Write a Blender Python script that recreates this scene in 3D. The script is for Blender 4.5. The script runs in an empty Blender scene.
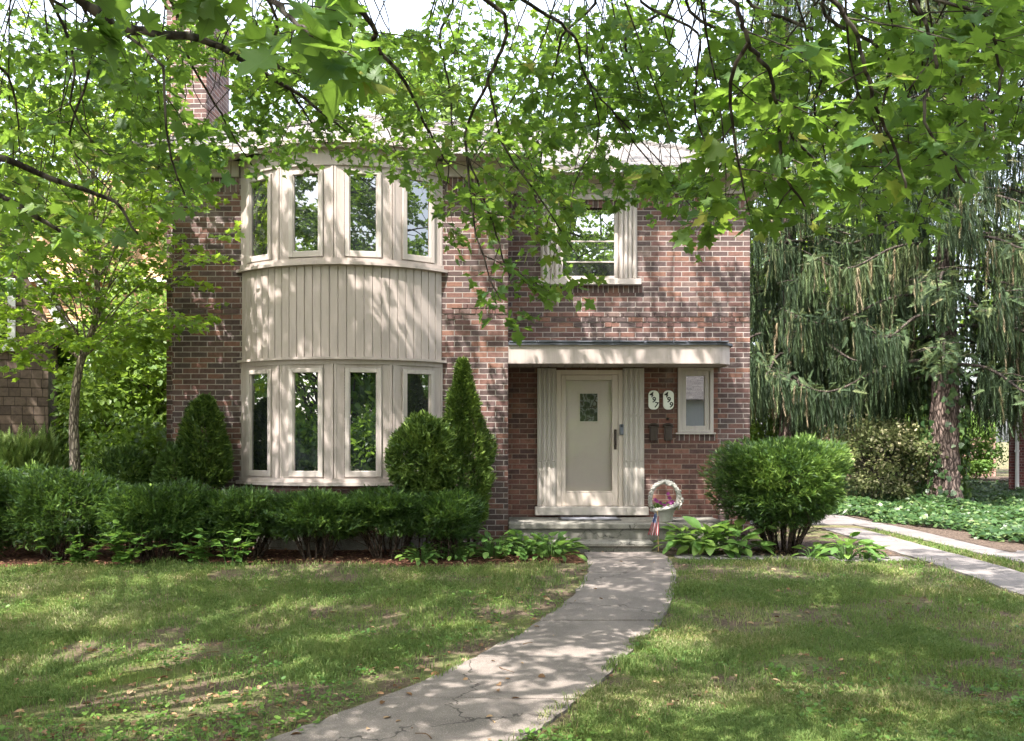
import bpy, bmesh, math, random
import numpy as np
from mathutils import Vector, Matrix
R_ = np.random.default_rng(7)
random.seed(7)
SC = bpy.context.scene
COL = SC.collection
EYE = 1.75
FPX = 900.0
HZ = 440.0

def at(px, py, Y):
    """a point seen at a pixel of the photo, at a chosen real distance"""
    return np.array([(px - 512) / FPX * Y, Y, EYE + (HZ - py) / FPX * Y])

def proj(p):
    Y = np.maximum(p[:, 1], 0.05)
    return 512 + p[:, 0] / Y * FPX, HZ - (p[:, 2] - EYE) / Y * FPX

def sstep(a, b, x):
    t = np.clip((x - a) / (b - a), 0, 1)
    return t * t * (3 - 2 * t)

def gz(x, y):
    """terrain height"""
    x = np.asarray(x, float); y = np.asarray(y, float)
    near = sstep(-3, 2, y) * (1 - sstep(26, 40, y))
    return 0.13 * sstep(8, 12.6, y) + near * (0.012 * np.sin(x * 1.3 + y * .4) + 0.012 * np.sin(y * 1.1 - x * .5)) * sstep(0.2, 3, np.abs(x - 1.4))

# ------------------------------------------------------------------ tags
def tag(o, label=None, cat=None, group=None, kind=None):
    if label: o['label'] = label
    if cat: o['category'] = cat
    if group: o['group'] = group
    if kind: o['kind'] = kind
    return o

def empty(name, loc, label, cat, group=None, rz=0):
    o = bpy.data.objects.new(name, None); COL.objects.link(o)
    o.location = [float(v) for v in loc]; o.rotation_euler = (0, 0, rz); o.empty_display_size = .1
    return tag(o, label, cat, group)

def link(name, me, mat=None, parent=None, world=True):
    o = bpy.data.objects.new(name, me); COL.objects.link(o)
    if mat is not None:
        for m in (mat if isinstance(mat, (list, tuple)) else [mat]): me.materials.append(m)
    if parent is not None:
        o.parent = parent
        if world:   # geometry was given in world metres
            r = parent
            M = Matrix.Identity(4)
            while r is not None:
                M = r.matrix_basis @ M
                r = r.parent
            me.transform(M.inverted())
    return o

def copy_tree(o, parent=None):
    c = o.copy(); COL.objects.link(c)
    if parent is not None: c.parent = parent
    for ch in list(o.children): copy_tree(ch, c)
    return c

# ------------------------------------------------------------------ numpy mesh
def np_mesh(name, V, F, tone=None, smooth=False, midx=None):
    """V (n,3); F list of int arrays (k,3)/(k,4)"""
    me = bpy.data.meshes.new(name)
    V = np.asarray(V, np.float32)
    F = [np.asarray(f, np.int32) for f in F if len(f)]
    me.vertices.add(len(V)); me.vertices.foreach_set('co', V.ravel())
    nl = sum(f.size for f in F); npoly = sum(len(f) for f in F)
    me.loops.add(nl); me.polygons.add(npoly)
    me.loops.foreach_set('vertex_index', np.concatenate([f.ravel() for f in F]))
    tot = np.concatenate([np.full(len(f), f.shape[1], np.int32) for f in F])
    st = np.concatenate([[0], np.cumsum(tot)[:-1]]).astype(np.int32)
    me.polygons.foreach_set('loop_start', st)
    if smooth: me.polygons.foreach_set('use_smooth', np.ones(npoly, bool))
    if midx is not None: me.polygons.foreach_set('material_index', np.asarray(midx, np.int32))
    me.update(calc_edges=True)
    if tone is not None:
        a = me.attributes.new('tone', 'FLOAT', 'POINT'); a.data.foreach_set('value', np.asarray(tone, np.float32))
    me.validate()
    return me

def unit(v):
    v = np.asarray(v, float)
    return v / np.maximum(np.linalg.norm(v, axis=-1, keepdims=True), 1e-9)

def frames(d, n):
    """leaf axes from tip direction d and rough normal n"""
    y = unit(d); x = unit(np.cross(y, n)); z = np.cross(x, y)
    return x, y, z

def scatter(T, pos, X, Y, Z, s, tone):
    tv, tf = T
    n, k = len(pos), len(tv)
    s = np.broadcast_to(np.asarray(s, float), (n,))
    V = pos[:, None, :] + s[:, None, None] * (tv[None, :, 0:1] * X[:, None, :] + tv[None, :, 1:2] * Y[:, None, :] + tv[None, :, 2:3] * Z[:, None, :])
    F = tf[None] + (np.arange(n) * k)[:, None, None]
    return V.reshape(-1, 3), F.reshape(-1, tf.shape[1]), np.repeat(tone, k)

class Bag:
    """collects scattered pieces into one mesh"""
    def __init__(s): s.V = []; s.F3 = []; s.F4 = []; s.T = []; s.n = 0
    def add(s, V, F, T=None):
        F = np.asarray(F) + s.n
        (s.F3 if F.shape[1] == 3 else s.F4).append(F)
        s.V.append(V); s.T.append(np.zeros(len(V)) if T is None else T); s.n += len(V)
    def mesh(s, name, smooth=False):
        F = []
        if s.F3: F.append(np.concatenate(s.F3))
        if s.F4: F.append(np.concatenate(s.F4))
        return np_mesh(name, np.concatenate(s.V), F, np.concatenate(s.T), smooth)

def tube(pts, r0, r1, sides=6, jit=0.0):
    pts = np.asarray(pts, float); n = len(pts)
    t = unit(np.gradient(pts, axis=0))
    ref = np.tile([0.31, 0.22, 0.93], (n, 1)); ref[np.abs((t * ref).sum(1)) > .93] = [1, 0, .1]
    a = unit(np.cross(t, ref)); b = np.cross(t, a)
    rad = np.linspace(r0, r1, n) if np.isscalar(r1) else np.asarray(r1)
    ang = np.arange(sides) / sides * 2 * math.pi
    rr = rad[:, None] * (1 + jit * R_.uniform(-1, 1, (n, sides)))
    V = pts[:, None] + rr[..., None] * (np.cos(ang)[None, :, None] * a[:, None] + np.sin(ang)[None, :, None] * b[:, None])
    i = np.arange(n - 1)[:, None] * sides; j = np.arange(sides)[None]
    q = np.stack([i + j, i + (j + 1) % sides, i + sides + (j + 1) % sides, i + sides + j], -1).reshape(-1, 4)
    return V.reshape(-1, 3), q

def smooth_line(ctrl, n):
    """Catmull-Rom through control points"""
    P = np.asarray(ctrl, float)
    P = np.vstack([2 * P[0] - P[1], P, 2 * P[-1] - P[-2]])
    m = len(P) - 3
    t = np.linspace(0, m - 1e-6, n); i = t.astype(int); f = (t - i)[:, None]
    a, b, c, d = P[i], P[i + 1], P[i + 2], P[i + 3]
    return .5 * (2 * b + (c - a) * f + (2 * a - 5 * b + 4 * c - d) * f ** 2 + (3 * b - a - 3 * c + d) * f ** 3)

# ------------------------------------------------------------------ box helper
class MB:
    def __init__(s): s.bm = bmesh.new()
    def box(s, x0, x1, y0, y1, z0, z1, bev=0.0, mi=0):
        vs = [s.bm.verts.new(c) for c in ((x0, y0, z0), (x1, y0, z0), (x1, y1, z0), (x0, y1, z0), (x0, y0, z1), (x1, y0, z1), (x1, y1, z1), (x0, y1, z1))]
        fs = [s.bm.faces.new([vs[i] for i in q]) for q in ((0, 3, 2, 1), (4, 5, 6, 7), (0, 1, 5, 4), (1, 2, 6, 5), (2, 3, 7, 6), (3, 0, 4, 7))]
        for f in fs: f.material_index = mi
        if bev:
            es = list({e for f in fs for e in f.edges})
            r = bmesh.ops.bevel(s.bm, geom=es, offset=bev, segments=1, affect='EDGES')
            for f in r['faces']: f.material_index = mi
        return s
    def boxm(s, M, *a, **k):
        n = len(s.bm.verts); s.bm.verts.ensure_lookup_table()
        old = set(s.bm.verts); s.box(*a, **k)
        for v in s.bm.verts:
            if v not in old: v.co = M @ v.co
        return s
    def poly(s, pts, mi=0):
        f = s.bm.faces.new([s.bm.verts.new([float(c) for c in p]) for p in pts]); f.material_index = mi; return s
    def prism(s, outline, z0, z1, mi=0):
        lo = [s.bm.verts.new((x, y, z0)) for x, y in outline]; hi = [s.bm.verts.new((x, y, z1)) for x, y in outline]
        n = len(lo)
        fs = [s.bm.faces.new(lo[::-1]), s.bm.faces.new(hi)]
        for i in range(n): fs.append(s.bm.faces.new((lo[i], lo[(i + 1) % n], hi[(i + 1) % n], hi[i])))
        for f in fs: f.material_index = mi
        return s
    def raw(s, V, F, mi=0):
        vs = [s.bm.verts.new([float(c) for c in v]) for v in V]
        for f in F:
            try: s.bm.faces.new([vs[i] for i in f]).material_index = mi
            except ValueError: pass
        return s
    def build(s, name, mat, parent=None, smooth=False):
        bmesh.ops.recalc_face_normals(s.bm, faces=s.bm.faces)
        me = bpy.data.meshes.new(name); s.bm.to_mesh(me); s.bm.free()
        if smooth:
            for p in me.polygons: p.use_smooth = True
        return link(name, me, mat, parent)

# ------------------------------------------------------------------ materials
class NT:
    def __init__(s, name):
        s.m = bpy.data.materials.new(name); s.m.use_nodes = True
        s.t = s.m.node_tree; s.t.nodes.clear()
        s.out = s.t.nodes.new('ShaderNodeOutputMaterial')
    def n(s, typ, **kw):
        x = s.t.nodes.new('ShaderNode' + typ)
        for k, v in kw.items(): setattr(x, k, v)
        return x
    def put(s, sock, v):
        if isinstance(v, bpy.types.NodeSocket): s.t.links.new(v, sock)
        elif v is not None: sock.default_value = v
    def mth(s, op, a, b=None, c=None):
        x = s.n('Math', operation=op)
        for i, v in enumerate((a, b, c)):
            if v is not None: s.put(x.inputs[i], v)
        return x.outputs[0]
    def mix(s, f, a, b, blend='MIX'):
        x = s.n('Mix', data_type='RGBA', blend_type=blend)
        s.put(x.inputs[0], f); s.put(x.inputs[6], a if not isinstance(a, tuple) else (*a, 1)); s.put(x.inputs[7], b if not isinstance(b, tuple) else (*b, 1))
        return x.outputs[2]
    def ramp(s, f, stops, interp='LINEAR'):
        x = s.n('ValToRGB'); e = x.color_ramp; e.interpolation = interp
        while len(e.elements) < len(stops): e.elements.new(.5)
        for el, (p, c) in zip(e.elements, stops): el.position = p; el.color = (*c, 1)
        s.put(x.inputs[0], f); return x.outputs[0]
    def pos(s): return s.n('NewGeometry').outputs['Position']
    def noise(s, scale, detail=4, rough=.6, vec=None, out=0, dist=0.0):
        x = s.n('TexNoise'); s.put(x.inputs['Vector'], vec if vec is not None else s.pos())
        x.inputs['Scale'].default_value = scale; x.inputs['Detail'].default_value = detail; x.inputs['Roughness'].default_value = rough
        x.inputs['Distortion'].default_value = dist
        return x.outputs[out]
    def smooth(s, v, a, b, lo=0.0, hi=1.0):
        x = s.n('MapRange', interpolation_type='SMOOTHSTEP'); s.put(x.inputs[0], v)
        for i, q in zip((1, 2, 3, 4), (a, b, lo, hi)): s.put(x.inputs[i], q)
        return x.outputs[0]
    def bump(s, h, strength, dist):
        x = s.n('Bump'); x.inputs['Strength'].default_value = strength; x.inputs['Distance'].default_value = dist
        s.put(x.inputs['Height'], h); return x.outputs[0]
    def bsdf(s, col, rough=.6, normal=None, spec=.4, metal=0.0, **kw):
        x = s.n('BsdfPrincipled')
        s.put(x.inputs['Base Color'], (*col, 1) if isinstance(col, tuple) else col)
        s.put(x.inputs['Roughness'], rough); s.put(x.inputs['Specular IOR Level'], spec); x.inputs['Metallic'].default_value = metal
        if normal is not None: s.put(x.inputs['Normal'], normal)
        for k, v in kw.items(): s.put(x.inputs[k], v)
        return x.outputs[0]
    def done(s, sh): s.t.links.new(sh, s.out.inputs[0]); return s.m

def mat_plain(name, col, rough=.6, spec=.4, var=.12, scale=6, bump=.0, metal=0.0):
    t = NT(name)
    f = t.noise(scale, 6, .65)
    c = t.mix(f, tuple(v * (1 - var) for v in col), tuple(min(1, v * (1 + var)) for v in col))
    nb = t.bump(t.noise(scale * 12, 3), .5, bump) if bump else None
    return t.done(t.bsdf(c, rough, nb, spec, metal))

def mat_paint(name, col, dirt=.3):
    """old painted wood: faint chalky patches, streaks of grime"""
    t = NT(name)
    p = t.pos()
    mp = t.n('Mapping'); mp.inputs['Scale'].default_value = (9, 9, .9); t.put(mp.inputs[0], p)
    streak = t.noise(1.6, 5, .7, mp.outputs[0])
    fine = t.noise(35, 3, .6)
    c = t.mix(t.smooth(streak, .45, .8), col, tuple(v * (1 - dirt) for v in col))
    c = t.mix(t.mth('MULTIPLY', fine, .16), c, tuple(v * .7 for v in col))
    return t.done(t.bsdf(c, t.smooth(fine, .3, .7, .42, .6), t.bump(t.mth('ADD', fine, streak), .25, .003), .35))

def mat_brick(name, palette, mortar, L=.245, H=.0805, soldier=False, vert=False, fade=None):
    t = NT(name)
    g = t.n('NewGeometry')
    sp = t.n('SeparateXYZ'); t.put(sp.inputs[0], g.outputs['Position'])
    sn = t.n('SeparateXYZ'); t.put(sn.inputs[0], g.outputs['True Normal'])
    side = t.mth('GREATER_THAN', t.mth('ABSOLUTE', sn.outputs[0]), .7)
    u = t.mth('ADD', t.mth('MULTIPLY', sp.outputs[0], t.mth('SUBTRACT', 1.0, side)), t.mth('MULTIPLY', sp.outputs[1], side))
    z = sp.outputs[2]
    wob = t.noise(2.2, 2)
    z = t.mth('ADD', z, t.mth('MULTIPLY', t.mth('SUBTRACT', wob, .5), .006))
    if soldier: u, z = z, u
    zz = t.mth('DIVIDE', z, H)
    row = t.mth('FLOOR', zz)
    off = 0.0 if soldier else t.mth('MULTIPLY', t.mth('FLOORED_MODULO', row, 2.0), .5)
    uu = t.mth('ADD', t.mth('DIVIDE', u, L), off)
    col = t.mth('FLOOR', uu)
    fu = t.mth('SUBTRACT', uu, col); fz = t.mth('SUBTRACT', zz, row)
    du = t.mth('MULTIPLY', t.mth('MINIMUM', fu, t.mth('SUBTRACT', 1.0, fu)), L)
    dz = t.mth('MULTIPLY', t.mth('MINIMUM', fz, t.mth('SUBTRACT', 1.0, fz)), H)
    if soldier: du = 1.0
    d = t.mth('MINIMUM', du, dz)
    rag = t.noise(60, 3)
    d = t.mth('ADD', d, t.mth('MULTIPLY', t.mth('SUBTRACT', rag, .5), .006))
    mask = t.smooth(d, .0045, .0085)
    cv = t.n('CombineXYZ'); t.put(cv.inputs[0], col); t.put(cv.inputs[1], row)
    wn = t.n('TexWhiteNoise', noise_dimensions='3D'); t.put(wn.inputs[0], cv.outputs[0])
    k = len(palette)
    bc = t.ramp(wn.outputs[0], [(i / k, c) for i, c in enumerate(palette)], 'CONSTANT')
    fine = t.noise(22, 6, .7)
    bc = t.mix(t.smooth(fine, .3, .75), bc, t.mix(1.0, bc, (.62, .6, .6), 'MULTIPLY'))
    big = t.noise(.55, 4, .6)
    bc = t.mix(t.smooth(big, .5, .75, 0, .45), bc, t.mix(1.0, bc, (.6, .6, .62), 'MULTIPLY'))
    mc = t.mix(t.noise(9, 5), tuple(v * .65 for v in mortar), tuple(v * 1.15 for v in mortar))
    mc = t.mix(t.smooth(big, .5, .72, 0, .6), mc, tuple(v * .45 for v in mortar))
    c = t.mix(mask, mc, bc)
    mp = t.n('Mapping'); mp.inputs['Scale'].default_value = (1, 1, .16); t.put(mp.inputs[0], g.outputs['Position'])
    run = t.noise(2.4, 5, .65, mp.outputs[0])
    c = t.mix(t.smooth(run, .52, .72, 0, .5), c, t.mix(1.0, c, (.52, .5, .5), 'MULTIPLY'))
    c = t.mix(t.smooth(t.noise(1.3, 5, .7), .56, .72, 0, .35), c, (.34, .28, .26))
    h = t.mth('ADD', mask, t.mth('MULTIPLY', fine, .35))
    h = t.mth('ADD', h, t.mth('MULTIPLY', wn.outputs[0], .3))
    return t.done(t.bsdf(c, .85, t.bump(h, .8, .006), .25))

def mat_leaf(name, stops, trans, tf=.45, rough=.42, spec=.35, veins=False):
    t = NT(name)
    a = t.n('Attribute', attribute_name='tone')
    c = t.ramp(a.outputs['Fac'], stops)
    n = t.noise(1.1, 2)
    c = t.mix(t.smooth(n, .35, .7, 0, .35), c, t.mix(1.0, c, (1.25, 1.05, .7), 'MULTIPLY'))
    p = t.bsdf(c, rough, None, spec)
    tr = t.n('BsdfTranslucent'); t.put(tr.inputs[0], t.mix(.75, c, trans))
    mx = t.n('MixShader'); mx.inputs[0].default_value = tf
    t.put(mx.inputs[1], p); t.put(mx.inputs[2], tr.outputs[0])
    return t.done(mx.outputs[0])

def mat_maple(name, stops, trans, tf):
    """maple leaf with paler radiating veins, blotches and a paler underside"""
    t = NT(name)
    a = t.n('Attribute', attribute_name='tone'); c = t.ramp(a.outputs['Fac'], stops)
    lc = t.n('Attribute', attribute_name='leafco'); s = t.n('SeparateXYZ'); t.put(s.inputs[0], lc.outputs['Vector'])
    ang = t.mth('ABSOLUTE', t.mth('ARCTAN2', s.outputs[0], t.mth('ADD', s.outputs[1], .001)))
    r = t.mth('SQRT', t.mth('ADD', t.mth('MULTIPLY', s.outputs[0], s.outputs[0]), t.mth('MULTIPLY', s.outputs[1], s.outputs[1])))
    d = ang
    for q in (1.066, 1.84): d = t.mth('MINIMUM', d, t.mth('ABSOLUTE', t.mth('SUBTRACT', ang, q)))
    vein = t.smooth(t.mth('MULTIPLY', d, r), .006, .028, 1.0, 0.0)
    n = t.noise(1.1, 2); bl = t.noise(38, 3, .6)
    c = t.mix(t.smooth(n, .35, .7, 0, .4), c, t.mix(1.0, c, (1.3, 1.05, .65), 'MULTIPLY'))
    c = t.mix(t.smooth(bl, .55, .75, 0, .35), c, t.mix(1.0, c, (.7, .75, .7), 'MULTIPLY'))
    g = t.n('NewGeometry')
    c2 = t.mix(t.mth('MULTIPLY', vein, .5), c, t.mix(1.0, c, (2.0, 1.7, 1.6), 'MULTIPLY'))
    c2 = t.mix(t.mth('MULTIPLY', g.outputs['Backfacing'], .35), c2, (.13, .19, .075))
    p = t.bsdf(c2, t.mth('ADD', .38, t.mth('MULTIPLY', bl, .25)), t.bump(t.mth('ADD', vein, bl), .4, .002), .35)
    tr = t.n('BsdfTranslucent'); t.put(tr.inputs[0], t.mix(.7, c, t.mix(t.mth('MULTIPLY', vein, .45), trans, tuple(v * .5 for v in trans))))
    mx = t.n('MixShader'); mx.inputs[0].default_value = tf; t.put(mx.inputs[1], p); t.put(mx.inputs[2], tr.outputs[0])
    return t.done(mx.outputs[0])

def mat_bark(name, a, b, scale=7):
    t = NT(name)
    mp = t.n('Mapping'); mp.inputs['Scale'].default_value = (1, 1, .28); t.put(mp.inputs[0], t.pos())
    n = t.noise(scale, 7, .7, mp.outputs[0], dist=.6)
    v = t.n('TexVoronoi', feature='DISTANCE_TO_EDGE'); t.put(v.inputs['Vector'], mp.outputs[0]); v.inputs['Scale'].default_value = scale * 1.6
    h = t.mth('ADD', n, t.smooth(v.outputs['Distance'], 0, .25))
    c = t.mix(t.smooth(h, .5, 1.5), a, b)
    return t.done(t.bsdf(c, .9, t.bump(h, .9, .02), .2))

def mat_glass(name, dark=(.012, .015, .016), refl=.34, curtain=None):
    """window pane over a dim room: dark body under a strong mirror-like coat"""
    t = NT(name)
    c = dark
    if curtain:
        s = t.n('SeparateXYZ'); t.put(s.inputs[0], t.pos())
        f = t.smooth(t.noise(3.5, 2), .56, .66)
        c = t.mix(f, dark, curtain)
    body = t.bsdf(c, .5, None, 0.0)
    g = t.n('BsdfGlossy'); g.inputs['Roughness'].default_value = .004; g.inputs[0].default_value = (1, 1, 1, 1)
    t.put(g.inputs['Normal'], t.bump(t.noise(1.3, 1), .06, .02))
    fr = t.n('Fresnel'); fr.inputs[0].default_value = 1.5
    f = t.mth('MINIMUM', t.mth('ADD', t.mth('MULTIPLY', fr.outputs[0], 1.3), refl), 1.0)
    mx = t.n('MixShader'); t.put(mx.inputs[0], f); t.put(mx.inputs[1], body); t.put(mx.inputs[2], g.outputs[0])
    return t.done(mx.outputs[0])

def mat_clear_glass(name):
    t = NT(name)
    tr = t.n('BsdfTransparent'); tr.inputs[0].default_value = (1, 1, 1, 1)
    g = t.n('BsdfGlossy'); g.inputs['Roughness'].default_value = .004
    fr = t.n('Fresnel'); fr.inputs[0].default_value = 1.5
    f = t.mth('ADD', t.mth('MULTIPLY', fr.outputs[0], 1.2), .01)
    mx = t.n('MixShader'); t.put(mx.inputs[0], f); t.put(mx.inputs[1], tr.outputs[0]); t.put(mx.inputs[2], g.outputs[0])
    return t.done(mx.outputs[0])

def mat_concrete(name, base, dark, scale=1.0):
    t = NT(name)
    n = t.noise(1.7 * scale, 6, .65); f = t.noise(55, 4, .7); sp = t.noise(140, 2, .5)
    c = t.mix(t.smooth(n, .3, .72), base, dark)
    c = t.mix(t.smooth(f, .42, .72, 0, .55), c, tuple(v * .62 for v in base))
    c = t.mix(t.smooth(t.noise(4.5, 6, .75), .56, .68, 0, .6), c, tuple(v * .5 for v in base))
    c = t.mix(t.smooth(sp, .56, .68, 0, .7), c, tuple(min(1, v * 1.7) for v in base))
    v = t.n('TexVoronoi', feature='DISTANCE_TO_EDGE'); v.inputs['Scale'].default_value = .3
    wv = t.n('VectorMath', operation='ADD'); t.put(wv.inputs[0], t.pos())
    nz = t.n('VectorMath', operation='SCALE'); t.put(nz.inputs[0], t.noise(2.3, 4, .6, out=1)); nz.inputs['Scale'].default_value = .7
    t.put(wv.inputs[1], nz.outputs[0]); t.put(v.inputs['Vector'], wv.outputs[0])
    crack = t.smooth(v.outputs['Distance'], .0005, .003)
    c = t.mix(crack, tuple(v_ * .3 for v_ in base), c)
    h = t.mth('ADD', t.mth('MULTIPLY', f, .6), t.mth('ADD', crack, t.mth('MULTIPLY', sp, .4)))
    return t.done(t.bsdf(c, .9, t.bump(h, .7, .006), .2))

def mat_ground():
    t = NT('lawn_soil')
    n = t.noise(.55, 5, .62); n2 = t.noise(2.6, 6, .7); f = t.noise(38, 5, .75)
    soil = t.mix(t.smooth(f, .3, .7), (.06, .043, .032), (.17, .125, .09))
    thatch = t.mix(t.smooth(f, .3, .7), (.065, .085, .03), (.19, .18, .085))
    moss = t.mix(f, (.05, .085, .012), (.14, .17, .03))
    c = t.mix(t.smooth(n2, .42, .6), soil, thatch)
    c = t.mix(t.smooth(n, .53, .66, 0, .8), c, moss)
    return t.done(t.bsdf(c, .95, t.bump(t.mth('ADD', f, n2), .9, .03), .1))

def mat_mulch(name, a, b):
    t = NT(name)
    v = t.n('TexVoronoi'); v.inputs['Scale'].default_value = 46
    mp = t.n('Mapping'); mp.inputs['Scale'].default_value = (1, .55, 1); mp.inputs['Rotation'].default_value = (0, 0, .6); t.put(mp.inputs[0], t.pos())
    t.put(v.inputs['Vector'], mp.outputs[0])
    s = t.n('SeparateColor'); t.put(s.inputs[0], v.outputs['Color'])
    c = t.mix(s.outputs[0], a, b)
    return t.done(t.bsdf(c, .95, t.bump(t.mth('ADD', s.outputs[1], t.noise(20, 4)), .9, .03), .1))

def mat_shingle(name, palette, L, H, coord='xz', mort=.006):
    """overlapping courses: roof or wall shingles"""
    t = NT(name)
    s = t.n('SeparateXYZ'); t.put(s.inputs[0], t.pos())
    u = s.outputs[0]; z = s.outputs[2]
    if coord == 'yz': u = s.outputs[1]
    zz = t.mth('DIVIDE', z, H); row = t.mth('FLOOR', zz); fz = t.mth('SUBTRACT', zz, row)
    w0 = t.n('TexWhiteNoise', noise_dimensions='1D'); t.put(w0.inputs[1], row)
    uu = t.mth('ADD', t.mth('DIVIDE', u, L), t.mth('MULTIPLY', w0.outputs[0], 7.3)); col = t.mth('FLOOR', uu); fu = t.mth('SUBTRACT', uu, col)
    cv = t.n('CombineXYZ'); t.put(cv.inputs[0], col); t.put(cv.inputs[1], row)
    wn = t.n('TexWhiteNoise', noise_dimensions='3D'); t.put(wn.inputs[0], cv.outputs[0])
    c = t.ramp(wn.outputs[0], [(i / (len(palette) - 1), q) for i, q in enumerate(palette)])
    f = t.noise(14, 6, .7)
    c = t.mix(t.smooth(f, .35, .75), c, t.mix(1.0, c, (.6, .6, .62), 'MULTIPLY'))
    gap = t.mth('MULTIPLY', t.smooth(fz, .02, .12), t.smooth(t.mth('MINIMUM', fu, t.mth('SUBTRACT', 1.0, fu)), .01, .04))
    c = t.mix(gap, t.mix(1.0, c, (.35, .35, .35), 'MULTIPLY'), c)
    h = t.mth('ADD', t.mth('SUBTRACT', 1.0, fz), t.mth('MULTIPLY', gap, .5))
    return t.done(t.bsdf(c, .9, t.bump(h, .8, .015), .2))

M = {}
BP = [(.120, .070, .064), (.150, .080, .070), (.090, .060, .058), (.172, .092, .076), (.120, .078, .074), (.092, .06, .056), (.185, .095, .074), (.135, .074, .066), (.100, .070, .066), (.21, .108, .080), (.092, .066, .064), (.155, .105, .092)]
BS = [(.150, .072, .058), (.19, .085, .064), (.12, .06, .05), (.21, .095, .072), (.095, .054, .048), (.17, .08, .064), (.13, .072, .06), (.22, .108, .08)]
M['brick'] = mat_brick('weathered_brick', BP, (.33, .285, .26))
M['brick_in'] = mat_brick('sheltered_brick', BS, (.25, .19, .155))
M['soldier'] = mat_brick('soldier_brick', BP, (.36, .31, .28), soldier=True)
M['paint'] = mat_paint('beige_paint', (.385, .325, .30), .26)
M['cream'] = mat_paint('cream_frame_paint', (.42, .368, .34), .2)
M['stone'] = mat_paint('limestone', (.43, .385, .35), .18)
M['door'] = mat_paint('door_paint', (.53, .45, .395), .12)
M['inner_door'] = mat_paint('inner_door_paint', (.84, .72, .68), .04)
M['white'] = mat_paint('white_trim', (.66, .66, .65), .1)
M['glass'] = mat_glass('window_glass')
M['glass_c'] = mat_glass('window_glass_curtain', (.02, .022, .022), .28, (.10, .10, .095))
M['glass_up'] = mat_glass('upper_window_glass', refl=.14)
M['screen'] = mat_glass('insect_screen', (.02, .02, .022), .03)
M['clear'] = mat_clear_glass('storm_glass')
M['metal_dark'] = mat_plain('dark_metal', (.05, .035, .028), .45, .5, .3, 30, metal=.4)
M['metal_grey'] = mat_plain('grey_metal', (.13, .14, .17), .4, .5, .1)
M['brass'] = mat_plain('worn_brass', (.22, .17, .1), .35, .5, .2, metal=.8)
M['roof'] = mat_shingle('grey_roof_shingle', [(.12, .11, .105), (.19, .17, .16), (.15, .14, .135), (.23, .21, .195)], .3, .06)
M['tar'] = mat_plain('tar_roofing', (.075, .08, .095), .75, .3, .5, 3, .004)
M['concrete'] = mat_concrete('walk_concrete', (.205, .174, .156), (.12, .103, .092))
M['drive'] = mat_concrete('drive_concrete', (.175, .158, .152), (.12, .108, .103))
M['step'] = mat_concrete('step_concrete', (.20, .188, .165), (.11, .105, .09), 2)
M['ground'] = mat_ground()
M['mulch'] = mat_mulch('bark_mulch', (.035, .018, .012), (.16, .075, .05))
M['dirt'] = mat_mulch('needle_litter', (.045, .034, .027), (.125, .092, .072))
M['asphalt'] = mat_plain('asphalt', (.055, .055, .055), .9, .2, .3, 9, .01)
M['plaque'] = mat_plain('plaque_enamel', (.78, .78, .72), .35, .5, .04)
M['black'] = mat_plain('black_paint', (.015, .015, .015), .5, .4)
M['basket'] = mat_plain('cast_stone', (.34, .325, .295), .8, .3, .3, 25, .006)
M['bark'] = mat_bark('maple_bark', (.028, .022, .018), (.10, .085, .072))
M['bark_s'] = mat_bark('sapling_bark', (.12, .095, .075), (.34, .28, .22), 16)
M['bark_spruce'] = mat_bark('spruce_bark', (.05, .036, .03), (.19, .14, .12), 9)
M['stem'] = mat_bark('shrub_stem', (.03, .02, .015), (.10, .07, .05), 25)
MST = [(0, (.035, .09, .035)), (.35, (.06, .135, .036)), (.7, (.095, .175, .038)), (.93, (.15, .23, .04)), (1, (.24, .25, .06))]
M['maple'] = mat_maple('maple_leaf', MST, (.25, .40, .045), .55)
M['maple_far'] = mat_leaf('street_maple_leaf', MST, (.25, .40, .045), .55)
M['far_leaf'] = mat_leaf('far_tree_leaf', [(0, (.07, .12, .035)), (.5, (.10, .16, .045)), (1, (.16, .21, .06))], (.26, .36, .09), .45)
M['under_leaf'] = mat_leaf('understory_leaf', [(0, (.045, .095, .022)), (.5, (.09, .165, .03)), (1, (.17, .25, .045))], (.28, .42, .05), .5)
M['yew'] = mat_leaf('yew_needles', [(0, (.016, .036, .013)), (.4, (.04, .09, .022)), (.75, (.10, .185, .04)), (1, (.19, .29, .06))], (.15, .26, .035), .33, .5)
M['yew_pale'] = mat_leaf('pale_needles', [(0, (.05, .09, .02)), (.5, (.10, .16, .035)), (1, (.19, .25, .07))], (.2, .28, .06), .3, .5)
M['thuja'] = mat_leaf('arborvitae_sprays', [(0, (.022, .048, .015)), (.45, (.07, .125, .028)), (1, (.18, .26, .05))], (.12, .2, .03), .25, .5)
M['spruce'] = mat_leaf('spruce_needles', [(0, (.013, .026, .013)), (.35, (.031, .056, .025)), (.65, (.068, .104, .042)), (.86, (.12, .142, .066)), (1, (.21, .17, .11))], (.12, .15, .05), .22, .65, .2)
M['hosta'] = mat_leaf('hosta_leaf', [(0, (.055, .125, .03)), (.5, (.09, .18, .045)), (1, (.17, .27, .06))], (.22, .38, .06), .35, .45)
M['ivy'] = mat_leaf('ivy_leaf', [(0, (.02, .05, .015)), (.5, (.045, .095, .028)), (.85, (.09, .15, .05)), (1, (.16, .2, .09))], (.12, .2, .04), .25, .4, .45)
M['grass'] = mat_leaf('grass_blade', [(0, (.085, .155, .045)), (.4, (.14, .22, .06)), (.7, (.21, .26, .088)), (.88, (.31, .28, .145)), (1, (.42, .36, .23))], (.26, .35, .08), .35, .6, .25)
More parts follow.
